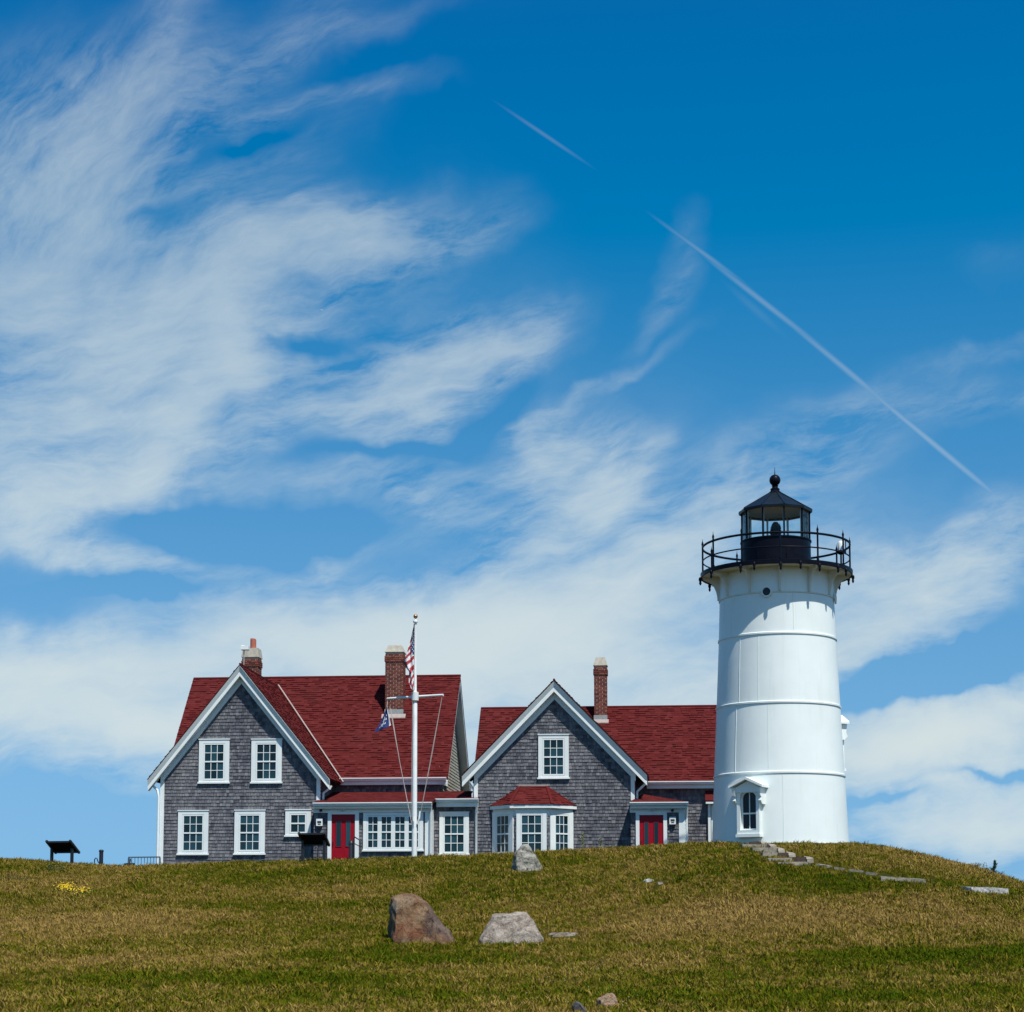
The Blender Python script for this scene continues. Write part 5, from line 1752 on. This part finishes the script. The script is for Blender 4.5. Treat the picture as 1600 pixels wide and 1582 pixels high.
cloth('blue_flag', interp(tabb, 26), 18, bl_col, [M['flag_white'], M['banner_blue'], M['banner_pink']],
      'dark blue flag with pale emblem hanging from the yardarm', 'flag', .05, 65.1)


# ================================================================== rocks
def rock_mat(name, cols, scale, crack=.5, patch=None):
    m, nt, p = new_mat(name)
    geo = nd(nt, 'ShaderNodeNewGeometry')
    pos = geo.outputs['Position']
    n = nd(nt, 'ShaderNodeTexNoise', {'Vector': pos, 'Scale': scale, 'Detail': 9.0, 'Roughness': .68, 'Distortion': .5})
    ramp = nd(nt, 'ShaderNodeValToRGB', {'Fac': smooth(nt, n.outputs[0], .3, .72)})
    for i, c in enumerate(cols):
        q = i / (len(cols) - 1)
        e = ramp.color_ramp.elements[i] if i < 2 else ramp.color_ramp.elements.new(q)
        e.position = q
        e.color = (*c, 1)
    c = ramp.outputs[0]
    if patch:
        for (px, py, Y, rad, pc, amt) in patch:
            ctr = at(px, py, Y)
            d = nd(nt, 'ShaderNodeVectorMath', {0: pos, 1: tuple(ctr)}, operation='DISTANCE').outputs['Value']
            d = mth(nt, 'ADD', d, mth(nt, 'MULTIPLY', mth(nt, 'SUBTRACT', n.outputs[0], .5), rad * 1.3))
            c = mixc(nt, smooth(nt, d, rad, rad * .55, 0, amt), c, pc)
    sp = nd(nt, 'ShaderNodeTexNoise', {'Vector': pos, 'Scale': 45.0, 'Detail': 3.0, 'Roughness': .7})
    k = smooth(nt, sp.outputs[0], .32, .68, .62, 1.25)
    c = mixc(nt, 1.0, c, nd(nt, 'ShaderNodeCombineColor', {0: k, 1: k, 2: k}).outputs[0], 'MULTIPLY')
    wq = nd(nt, 'ShaderNodeVectorMath', {0: nd(nt, 'ShaderNodeVectorMath', {0: n.outputs['Color'], 1: (.9, .9, .9)}, operation='MULTIPLY').outputs[0], 1: pos}, operation='ADD').outputs[0]
    vo = nd(nt, 'ShaderNodeTexVoronoi', {'Vector': wq, 'Scale': 2.2}, feature='DISTANCE_TO_EDGE')
    kc = smooth(nt, vo.outputs[0], 0, .035, .42, 1.0)
    c = mixc(nt, 1.0, c, nd(nt, 'ShaderNodeCombineColor', {0: kc, 1: kc, 2: kc}).outputs[0], 'MULTIPLY')
    nt.links.new(c, p.inputs['Base Color'])
    p.inputs['Roughness'].default_value = .88
    p.inputs['Specular IOR Level'].default_value = .3
    hgt = mth(nt, 'ADD', mth(nt, 'MULTIPLY', smooth(nt, vo.outputs[0], 0, .03), .16), n.outputs[0])
    hgt = mth(nt, 'ADD', hgt, mth(nt, 'MULTIPLY', sp.outputs[0], .45))
    md_ = nd(nt, 'ShaderNodeTexNoise', {'Vector': wq, 'Scale': 9.0, 'Detail': 5.0, 'Roughness': .7})
    hgt = mth(nt, 'ADD', hgt, mth(nt, 'MULTIPLY', md_.outputs[0], .8))
    b = nd(nt, 'ShaderNodeBump', {'Height': hgt, 'Strength': crack, 'Distance': .05})
    nt.links.new(b.outputs[0], p.inputs['Normal'])
    return m


def rock(name, outline, base, Yd, depth, mat, label, cat='boulder', front=.72, group=None, rough=.05, seed=1, tilt=0.0, scale_top=.7):
    """Boulder: hull of the seen outline with a front and back face, broken up by noise."""
    g = on_ground(*base)
    Y = g.y + depth * .35
    pts = [at(x, y, Y) for x, y in outline]
    c = sum((p for p in pts), Vector()) / len(pts)
    zb = g.z - .25
    bm = bmesh.new()
    for p in pts:
        bm.verts.new(p)
        if abs(p.z - g.z) < .18 * depth + .12:
            bm.verts.new(Vector((p.x, p.y, zb)))
        for (k, dy, kz) in ((front, -depth * .5, .80), (scale_top, depth * .5, .85)):
            q = c + Vector(((p.x - c.x) * k, dy + tilt * (p.z - c.z), (p.z - c.z) * (kz if p.z > c.z else 1)))
            bm.verts.new(q)
            if p.z < c.z:
                bm.verts.new(Vector((q.x, q.y, zb)))
    bmesh.ops.convex_hull(bm, input=bm.verts)
    loose = [v for v in bm.verts if not v.link_faces]
    bmesh.ops.delete(bm, geom=loose, context='VERTS')
    for _ in range(4):
        long_ = [e for e in bm.edges if e.calc_length() > depth * .075]
        if not long_:
            break
        bmesh.ops.subdivide_edges(bm, edges=long_, cuts=1, use_grid_fill=True)
    bmesh.ops.triangulate(bm, faces=bm.faces)
    bm.normal_update()
    nrm = {v: v.normal.copy() for v in bm.verts}
    for v in bm.verts:
        q = v.co * (2.2 / depth) + Vector((seed * 7.1, seed, 0))
        d = mnoise.fractal(q, .9, 2.1, 5) * rough * depth
        q2 = v.co * (1.1 / depth) + Vector((0, seed * 3.3, 5))
        d += (.18 - abs(mnoise.noise(q2 * 2.0))) * rough * depth * .9
        v.co += nrm[v] * d
    me = bpy.data.meshes.new(name)
    for v in bm.verts:
        v.co -= Vector((c.x, Y, g.z))
    bm.to_mesh(me)
    bm.free()
    me.polygons.foreach_set('use_smooth', [True] * len(me.polygons))
    me.set_sharp_from_angle(angle=R(34))
    me.materials.append(mat)
    o = bpy.data.objects.new(name, me)
    COL.objects.link(o)
    o.location = (c.x, Y, g.z)
    return tag(o, label, cat, group)


zo = lambda pts: [(540 + x / 3.2, 1280 + y / 3.2) for x, y in pts]
B1Y = on_ground(660, 1474).y
m_b1 = rock_mat('rusty_boulder_stone', [(.11, .050, .025), (.20, .105, .050), (.27, .165, .09), (.34, .24, .15)], 2.6, .9,
                [(692, 1438, B1Y, .58, (.105, .080, .078), .60), (640, 1458, B1Y, .45, (.19, .065, .028), .65), (632, 1405, B1Y, .30, (.36, .25, .15), .6), (612, 1420, B1Y, .25, (.20, .19, .16), .6)])
rock('boulder', zo([(208, 612), (213, 520), (216, 420), (222, 393), (272, 376), (300, 367), (345, 380), (390, 408), (440, 455), (480, 505), (520, 560), (552, 602), (566, 630), (480, 626), (350, 612)]),
     (660, 1474), 46, 1.15, m_b1, 'large rusty brown boulder sloping to the right, nearest big rock on the left', rough=.075, seed=2, tilt=.28)
B2Y = on_ground(800, 1476).y
m_b2 = rock_mat('pale_boulder_stone', [(.22, .17, .13), (.38, .31, .245), (.48, .40, .325), (.56, .49, .41)], 4.5, 1.0)
rock('boulder', zo([(668, 612), (682, 580), (715, 535), (732, 482), (760, 478), (800, 480), (832, 470), (858, 460), (905, 463), (926, 486), (944, 520), (962, 548), (994, 600), (992, 628), (900, 628), (800, 618), (690, 630)]),
     (800, 1476), 46, .95, m_b2, 'pale flat-topped granite boulder beside the rusty brown one', rough=.06, seed=5, front=.90, tilt=.50)
m_b3 = rock_mat('lichen_boulder_stone', [(.10, .095, .08), (.26, .24, .195), (.42, .39, .32), (.58, .55, .46)], 6.0, 1.0)
rock('boulder', zo([(834, 225), (838, 188), (852, 160), (872, 138), (890, 127), (908, 131), (925, 145), (950, 176), (972, 210), (990, 243), (992, 263), (930, 266), (850, 264)]),
     (825, 1362), 58, .75, m_b3, 'pointed grey lichen-covered boulder on the crest below the bay window', rough=.06, seed=8, tilt=.35)
m_b4 = rock_mat('tan_rock_stone', [(.22, .13, .08), (.38, .24, .15), (.50, .36, .24)], 6.0, .8)
rock('rock', [(934, 1573), (933, 1562), (938, 1558), (945, 1559), (950, 1554), (957, 1553), (963, 1557), (966, 1564), (962, 1573), (952, 1575), (940, 1575)], (950, 1574), 31, .34, m_b4,
     'small tan angular rock in the grass at the bottom edge', 'rock', rough=.10, seed=3, tilt=.4)
m_b5 = rock_mat('dark_rock_stone', [(.05, .045, .045), (.10, .095, .09), (.16, .15, .14)], 6.0, .8)
rock('rock', [(893, 1583), (894, 1572), (899, 1564), (906, 1567), (914, 1575), (918, 1583), (905, 1586)], (905, 1583), 30.5, .28, m_b5,
     'small dark wedge-shaped rock half cut by the bottom edge', 'rock', rough=.06, seed=4)
m_b6 = rock_mat('white_stone', [(.42, .42, .38), (.62, .62, .57)], 8.0, .5)
rock('rock', [(1003, 1378), (1006, 1374.5), (1014, 1373), (1022, 1375), (1024, 1379), (1012, 1380)], (1013, 1379), 55, .35, m_b6, 'low white stone poking out of the slope below the right house', 'stone', rough=.04, seed=6)
rock('rock', [(1027, 1381), (1029, 1378.5), (1034, 1378), (1037, 1380), (1036, 1382), (1030, 1382.5)], (1032, 1382), 55, .22, m_b2, 'smaller pinkish stone just right of the low white stone', 'stone', rough=.04, seed=7)
rock('rock', [(856, 1461), (862, 1458), (885, 1457.3), (900, 1457.5), (904, 1460), (890, 1462), (865, 1462)], (880, 1462), 48, .45, m_b2, 'thin flat stone flush with the grass right of the pale boulder', 'stone', rough=.03, seed=9)

# ================================================================== steps and slabs
st_root = None
sp = [on_ground(*p) for p in STEP_PX]
steps = empty('stone_steps', sp[0], 0, 'old stone and timber steps leading down from the lighthouse', 'steps')
M['timber'] = simple('old_timber', (.075, .05, .038), .95, .35, 5, bump=.5, bscale=20)
RISERS = [(1172, 1189, 1315.5, 1319.5), (1186, 1203, 1319.5, 1325), (1201.5, 1215.5, 1325.5, 1332.5), (1216, 1232, 1332.5, 1339.5), (1231.5, 1260, 1339.5, 1345.5)]
for i, (xa, xb, yt, yb) in enumerate(RISERS):
    g = on_ground((xa + xb) / 2, yb + 1)
    l, r_, top = at(xa, yb, g.y), at(xb, yb, g.y), at(xa, yt, g.y)
    nxt = on_ground((xa + xb) / 2, yb + 7.5)
    o = sp[0]
    j = lambda: rnd.uniform(-.015, .015)
    MB().hexa([(l.x, g.y, g.z - .2), (r_.x, g.y, g.z - .2), (r_.x, g.y + .18, g.z - .2), (l.x, g.y + .18, g.z - .2),
               (l.x + j(), g.y + j(), top.z + j()), (r_.x + j(), g.y + j(), top.z + j()), (r_.x, g.y + .18, top.z), (l.x, g.y + .18, top.z)]).build('riser', M['timber'], steps, o)
    # tread stone in front of the riser, running out to the left into the bank
    zt = g.z - .035
    MB().hexa([(l.x - .38, nxt.y, nxt.z - .25), (r_.x, nxt.y, nxt.z - .25), (r_.x, g.y - .004, nxt.z - .25), (l.x - .42, g.y - .004, nxt.z - .25),
               (l.x - .38 + j(), nxt.y + j(), zt + j()), (r_.x + j(), nxt.y + j(), zt + j()), (r_.x, g.y - .004, zt), (l.x - .42, g.y - .004, zt)]).build('tread_stone', M['stone_step'], steps, o)
    # side stone to the right of the riser
    MB().hexa([(r_.x + .006, g.y - .12, g.z - .25), (r_.x + .22, g.y - .02, g.z - .25), (r_.x + .24, g.y + .5, g.z - .25), (r_.x + .006, g.y + .5, g.z - .25),
               (r_.x + .006, g.y - .10, g.z + .06), (r_.x + .20, g.y + j(), top.z - .03), (r_.x + .20, g.y + .5, top.z + .02), (r_.x + .006, g.y + .5, top.z + .05)]).build('side_stone', M['stone_step'], steps, o)
# edging course running on down the slope
edge_px = [(1287, 1354), (1312, 1358), (1338, 1362), (1362, 1366)]
for i, (x, y) in enumerate(edge_px):
    k_ = (9.5, 7, 10.5, 8)[i]
    a = on_ground(x - k_, y - k_ * .13)
    b = on_ground(x + k_, y + k_ * .13)
    MB().bar(a + Vector((0, 0, -.03)), b + Vector((0, 0, -.03)), .26, .14).build('edging_stone', M['stone_step'], steps, sp[0])


def slab(px0, py0, px1, py1, h, w, mat, label):
    a, b = on_ground(px0, py0), on_ground(px1, py1)
    d = (b - a)
    d.z = 0
    L = d.length
    d.normalize()
    n = Vector((-d.y, d.x, 0))
    if n.y < 0:
        n = -n
    bm = bmesh.new()
    nx, ny, nz = 18, 6, 4
    r = bmesh.ops.create_cube(bm, size=1.0)
    bmesh.ops.subdivide_edges(bm, edges=bm.edges, cuts=7, use_grid_fill=True)
    for v in bm.verts:
        q = Vector((v.co.x * L, v.co.y * w, v.co.z))
        p = a + d * (v.co.x + .5) * L + n * (v.co.y + .5) * w
        zg_ = a.z + (b.z - a.z) * (v.co.x + .5)
        p.z = zg_ + (h if v.co.z > 0 else -.25) * abs(v.co.z) * 2 if abs(v.co.z) > .01 else zg_
        p.z = zg_ - .2 + (v.co.z + .5) * (h + .2)
        k = mnoise.noise_vector(p * 3.1) * .025 + mnoise.noise_vector(p * 9) * .012
        v.co = p + k - a
    me = bpy.data.meshes.new('stone_slab')
    bm.to_mesh(me)
    bm.free()
    me.materials.append(mat)
    o = bpy.data.objects.new('stone_slab', me)
    COL.objects.link(o)
    o.location = a
    return tag(o, label, 'stone slab', 'stone slabs along the path')


slab(1377, 1377, 1446, 1382, .13, .5, M['stone_step'], 'low brownish stone slab at the foot of the steps')
slab(1518, 1396, 1576, 1399.5, .18, .5, M['granite'], 'rough grey and white granite block at the right edge of the slope')

# ================================================================== wayside signs, post, railing, handrail
def wayside(base_l, base_r, top_y, low_y, Yd, label, yaw, drop_px):
    a, b = on_ground(*base_l, 60, 70), on_ground(*base_r, 60, 70)
    Y = Yd
    tl, tr = at(base_l[0] - 3, top_y, Y), at(base_r[0] - 1, top_y, Y)
    wdt = tr.x - tl.x
    mx = at((base_l[0] + base_r[0]) / 2 + 3, top_y, Y).x
    hgt = tl.z - at(base_l[0], low_y, Y).z
    root = empty('wayside_sign', Vector((mx, Y, gz1(mx, Y))), yaw, label, 'sign', 'wayside signs')
    zt = tl.z - root.location.z
    # local: x along the panel, +y away from the viewer; top edge near, low edge far
    hw_ = wdt / 2 - .03
    dp = .55
    p = MB()
    pts = [(-hw_, -.12, zt), (hw_, -.12, zt), (hw_, -.12 + dp, zt - hgt), (-hw_, -.12 + dp, zt - hgt)]
    p.prism(pts, (0, .02, .03))
    p.build('panel', M['black'], root)
    for s in (-1, 1):
        f = MB()
        f.bar((s * hw_, -.18, zt + .045), (s * hw_, -.06 + dp, zt - hgt - .03), .07, .07)
        f.build('panel_frame', M['dark_metal'], root)
        MB().box(s * (hw_ - .06) - .04, s * (hw_ - .06) + .04, .06, .15, -.4, zt - .2).build('leg', M['dark_metal'], root)
    MB().box(-hw_ + .04, hw_ - .04, -.13, -.10, zt - .02, zt + .04).box(-hw_ + .04, hw_ - .04, dp - .16, dp - .11, zt - hgt - .04, zt - hgt + .01).build('panel_rim', M['dark_metal'], root)
    return root


wayside((71, 1346), (112.5, 1348), 1316.5, 1331, 64.4, 'dark reading panel on two legs standing alone against the sky', R(-16), 15)
wayside((465, 1345), (506.5, 1345), 1304, 1319.5, 63.8, 'dark reading panel on two legs in front of the small window and red door', R(-10), 15)

# short dark post with a loop beside it
pp = Vector((ray(158, 1345)[0] * 65.2, 65.2, 0))
pp.z = gz1(pp.x, pp.y)
post = empty('dark_post', pp, 0, 'short dark post with a ribbed cap against the sky', 'post')
zt = at(158, 1328, 65.2).z - pp.z
MB().tube([(0, 0, -.4), (0, 0, zt - .08)], .070, 14).build('post_shaft', M['dark_metal'], post, angle=40)
MB().lathe([(.070, zt - .079), (.082, zt - .07), (.082, zt - .03), (.055, zt), (.02, zt + .005)], 14).build('post_cap', M['dark_metal'], post, angle=40)
lx = Vector((ray(150.5, 1345)[0] * 65.1, 65.1, 0))
lx.z = gz1(lx.x, lx.y)
zt = at(150, 1341, 65.1).z - lx.z
lo = MB().tube([(-.07, 0, -.3), (-.06, 0, zt - .06), (-.03, 0, zt), (.02, 0, zt - .01), (.05, .02, zt - .12), (.13, .05, zt - .22), (.15, .05, -.3)], .018, 8).build('bent_hoop', M['dark_metal'], None, angle=60)
lo.location = lx
tag(lo, 'low bent metal hoop just left of the short dark post', 'hoop')

# ramp railing at the left corner of the house
ra_, rb_ = at(201, 1340, 67.2), at(250, 1339.5, 68.2)
zg_ = gz1(ra_.x, ra_.y)
rail = empty('ramp_railing', (ra_.x, ra_.y, zg_), 0, 'blue-grey metal railing with thin bars at the left corner of the house', 'railing')
oR = Vector((ra_.x, ra_.y, zg_))
MB().bar(ra_ - oR, rb_ - oR, .05, .045).build('top_rail', M['railing_metal'], rail)
MB().bar(ra_ - oR + Vector((0, 0, -.80)), rb_ - oR + Vector((0, 0, -.80)), .03, .03).build('bottom_rail', M['railing_metal'], rail)
for k in range(11):
    p = ra_ + (rb_ - ra_) * (k / 10) - oR
    if k in (0, 10):
        MB().bar(p + Vector((0, 0, -1.1)), p + Vector((0, 0, -.022)), .05, .05).build('post', M['railing_metal'], rail)
    else:
        MB().bar(p + Vector((0, 0, -.79)), p + Vector((0, 0, -.022)), .018, .018).build('baluster', M['railing_metal'], rail)
bp = at(205, 1349, 66.4)
bz = gz1(bp.x, bp.y)
br_ = MB().tube([(-.25, 0, .06), (-.05, 0, .09), (.05, 0, .05), (.12, 0, .10)], .05, 6).tube([(-.05, 0, -.3), (-.04, 0, .28), (.04, 0, .10), (.08, 0, -.3)], .02, 6).build('bench_arm', M['dark_metal'], None, angle=50)
br_.location = (bp.x, bp.y, bp.z - .12)
tag(br_, 'small dark metal stump at the left end of the ramp railing', 'metal stump')

# handrail and bin at the left red door
hp = to_world(HU(558, VA - 1.0), VA - 1.0, 0)
hp.z = gz1(hp.x, hp.y)
hr = empty('handrail', hp, -A, 'black curved handrail beside the left red door', 'handrail')
def HL(px, py, v):
    u, z = HP(px, py, v)
    return Vector(to_world(u, v, z))
inv = Matrix.Rotation(A, 3, 'Z')
def loc(px, py, v):
    return inv @ (HL(px, py, v) - hp)
MB().tube([loc(552.5, 1345, VA - 1), loc(552.5, 1309, VA - 1), loc(554, 1308, VA - 1), loc(561, 1312.5, VA - 1.1), loc(562.5, 1314.5, VA - 1.1), loc(562.8, 1346, VA - 1.1)], .022, 8).build('top_rail', M['dark_metal'], hr, angle=60)
MB().tube([loc(553, 1318, VA - 1), loc(562.4, 1323, VA - 1.1)], .016, 8).build('lower_rail', M['dark_metal'], hr)
bp = to_world(HU(549.8, VA - .9), VA - .9, 0)
bp.z = gz1(bp.x, bp.y)
zt = HZ(1317, VA - .9, 550) - bp.z
bn = empty('litter_bin', bp, -A, 'narrow dark grey bin standing before the left red door', 'bin')
MB().lathe([(.085, -.3), (.09, zt - .06), (.10, zt - .05), (.10, zt)], 16).build('body', simple('bin_grey', (.035, .036, .045), .5), bn, angle=40)
MB().lathe([(.10, zt + .001), (.07, zt + .05), (.01, zt + .07)], 16).build('lid', M['dark_metal'], bn, angle=40)
# hand pump beside the second sign
kp = to_world(HU(498, VA - 1.6), VA - 1.6, 0)
kp.z = gz1(kp.x, kp.y)
zt = HZ(1326, VA - 1.6, 495) - kp.z
kk = MB().tube([(0, 0, -.3), (0, 0, zt), (-.05, 0, zt + .05), (-.12, 0, zt - .02)], .022, 8).tube([(0, 0, zt - .05), (.04, 0, zt + .12), (.10, 0, zt + .2)], .014, 6).build('standpipe', M['dark_metal'], None, angle=50)
kk.location = kp
tag(kk, 'thin dark standpipe with curved spout beside the reading panel by the house', 'standpipe')


# ================================================================== plants
def leaf_cloud(n, fx, size, rn_, flat=.5):
    mb = MB()
    for _ in range(n):
        c = Vector(fx(rn_))
        s = size * rn_.uniform(.6, 1.3)
        a = Vector((rn_.uniform(-1, 1), rn_.uniform(-1, 1), rn_.uniform(-flat, 1))).normalized()
        b = a.cross(Vector((rn_.uniform(-1, 1), rn_.uniform(-1, 1), rn_.uniform(-1, 1)))).normalized()
        mb.add([c - b * s * .35, c + a * s * .5 - b * s * .05, c + b * s * .35 + a * s * .1, c + a * s], [(0, 1, 3), (1, 2, 3)])
    return mb


def bush(px, py, w, h, label, n=160, mat='leaf', size=.07, Y=None):
    g = on_ground(px, py)
    rr = random.Random(int(px))
    root = empty('small_bush', g, 0, label, 'bush')
    def f(r):
        a, q = r.uniform(0, 6.28), math.sqrt(r.random())
        return (math.cos(a) * q * w / 2, math.sin(a) * q * w / 2, r.uniform(0, h) * (1 - .6 * q))
    leaf_cloud(n, f, size, rr).build('foliage', M[mat], root, recalc=False)
    st = MB()
    for k in range(5):
        e = f(rr)
        st.tube([(0, 0, -.05), (e[0] * .5, e[1] * .5, e[2] * .6), e], .006, 4)
    st.build('stem', M['bark'], root)
    return root


bush(86, 1363, .70, .40, 'small dark green weed clump in dry grass below the lone reading panel', 260)
bush(22, 1378, 1.8, .20, 'low bright green weed patch at the left edge of the slope', 380, size=.06)
bush(100, 1378, .35, .10, 'tiny green weed sprig just above the yellow flowers', 60, size=.05)
for (x, y, hh, lb) in ((911, 1326, .62, 'tall thin pale weed against the house wall right of the bay window'), (937, 1325, .42, 'shorter thin weed against the house wall under the wall lantern side')):
    g = on_ground(x, y, 55, 68)
    root = empty('tall_weed', g, 0, lb, 'weed')
    rr = random.Random(x)
    st, lf = MB(), MB()
    for k in range(4):
        e = Vector((rr.uniform(-.14, .14), rr.uniform(-.08, .08), hh * rr.uniform(.6, 1)))
        st.tube([(0, 0, -.05), e * .6, e], .006, 4)
        for j in range(7):
            c = e * rr.uniform(.3, 1.0)
            lf.add([c, c + Vector((rr.uniform(-.06, .06), rr.uniform(-.04, .04), .02)), c + Vector((rr.uniform(-.05, .05), rr.uniform(-.04, .04), .06))], [(0, 1, 2)])
    st.build('stem', simple('dry_stem', (.16, .15, .07), .8), root)
    lf.build('foliage', simple('pale_leaf', (.14, .17, .06), .8), root, recalc=False)

# yellow wildflowers
rr = random.Random(77)
yc = on_ground(112, 1393)
yf = MB()
sf = MB()
for k in range(230):
    if k % 3:
        px, py = rr.gauss(103, 8), rr.gauss(1392, 3.4)
    else:
        px, py = rr.gauss(130, 9), rr.gauss(1396.5, 2.2)
    g = on_ground(px, py)
    h = rr.uniform(.06, .15)
    c = Vector((g.x + rr.uniform(-.03, .03), g.y, g.z + h)) - yc
    s = rr.uniform(.010, .023)
    n = 6
    vs = [c] + [c + Vector((math.cos(6.283 * i / n) * s, math.sin(6.283 * i / n) * s * .8 - .4 * s * math.sin(6.283 * i / n), math.sin(6.283 * i / n) * s * .7 + .008)) for i in range(n)]
    yf.add(vs, [(0, i + 1, (i + 1) % n + 1) for i in range(n)])
    sf.add([c, c + Vector((.004, 0, 0)), c + Vector((rr.uniform(-.02, .02), 0, -h - .02))], [(0, 1, 2)])
    for q in range(2):
        b = c + Vector((rr.uniform(-.04, .04), rr.uniform(-.04, .04), -h * rr.uniform(.3, .9)))
        sf.add([b, b + Vector((rr.uniform(-.05, .05), rr.uniform(-.03, .03), .02)), b + Vector((rr.uniform(-.04, .04), 0, .05))], [(0, 1, 2)])
fo = empty('yellow_flowers', yc, 0, 'patch of small yellow wildflowers in the dry grass at left', 'flowers')
a_ = yf.build('blossoms', M['yellow'], fo, recalc=False)
a_['kind'] = 'stuff'
b_ = sf.build('leaves', M['leaf'], fo, recalc=False)
b_['kind'] = 'stuff'
# scattered white clover heads
cl = MB()
for k in range(70):
    px, py = (rr.uniform(0, 1600), rr.uniform(1440, 1582)) if k > 30 else (rr.uniform(820, 1000), rr.uniform(1505, 1582))
    g = on_ground(px, py)
    s = rr.uniform(.006, .012)
    c = g + Vector((0, 0, rr.uniform(.06, .10)))
    cl.add([c + Vector((s, 0, 0)), c + Vector((0, s, 0)), c + Vector((-s, 0, 0)), c + Vector((0, -s, 0)), c + Vector((0, 0, s)), c - Vector((0, 0, s))],
           [(0, 1, 4), (1, 2, 4), (2, 3, 4), (3, 0, 4), (1, 0, 5), (2, 1, 5), (3, 2, 5), (0, 3, 5)])
co = cl.build('clover_flowers', M['clover'], None, kind='stuff', recalc=False)
co['label'] = 'scattered white clover heads in the grass'

# junipers beyond the right-hand slope
def juniper(px, py_base, py_top, w_px, Y, label, n=900, lean=.0, low=False):
    b = at(px, py_base, Y)
    t = at(px, py_top, Y)
    h = t.z - b.z
    w = w_px / 3000 * Y
    zg_ = gz1(b.x, Y)
    root = empty('juniper_tree', (b.x, Y, zg_), 0, label, 'tree' if not low else 'shrub')
    rr = random.Random(int(px))
    z0 = b.z - zg_
    MB().tube([(0, 0, -.2), (lean * .4, 0, z0 + h * .5), (lean, 0, z0 + h * .9)], [.05, .03, .01], 6).build('trunk', M['bark'], root)
    limbs = [(rr.uniform(0, 6.28), rr.random() ** 1.5) for _ in range(22)]
    def f(r):
        a, k = limbs[r.randrange(len(limbs))]
        zz = k
        rad = w / 2 * (1 - zz) ** 1.3 * r.uniform(.05, 1.3)
        a += r.uniform(-.35, .35)
        return (math.cos(a) * rad + lean * zz, math.sin(a) * rad, z0 + h * (zz * .95) + rad * .45 + r.uniform(-.04, .04))
    def g2(r):
        return (r.uniform(-w / 2, w / 2), r.uniform(-.2, .2), z0 + h * r.random() ** 1.5)
    leaf_cloud(n * 2, g2 if low else f, .055, rr).build('crown', M['needle'], root, recalc=False)


juniper(1553, 1374, 1340, 28, 70, 'small pointed juniper standing on the right skyline', 700, .03)
juniper(1545, 1367, 1356, 12, 70, 'tiny juniper sprig just left of the pointed one', 120, -.05)
juniper(1527, 1362, 1349.5, 28, 70, 'low creeping juniper along the skyline left of the pointed one', 260, 0, True)
juniper(1538, 1366, 1357, 16, 70, 'flat creeping juniper between the sprig and the slope', 140, 0, True)
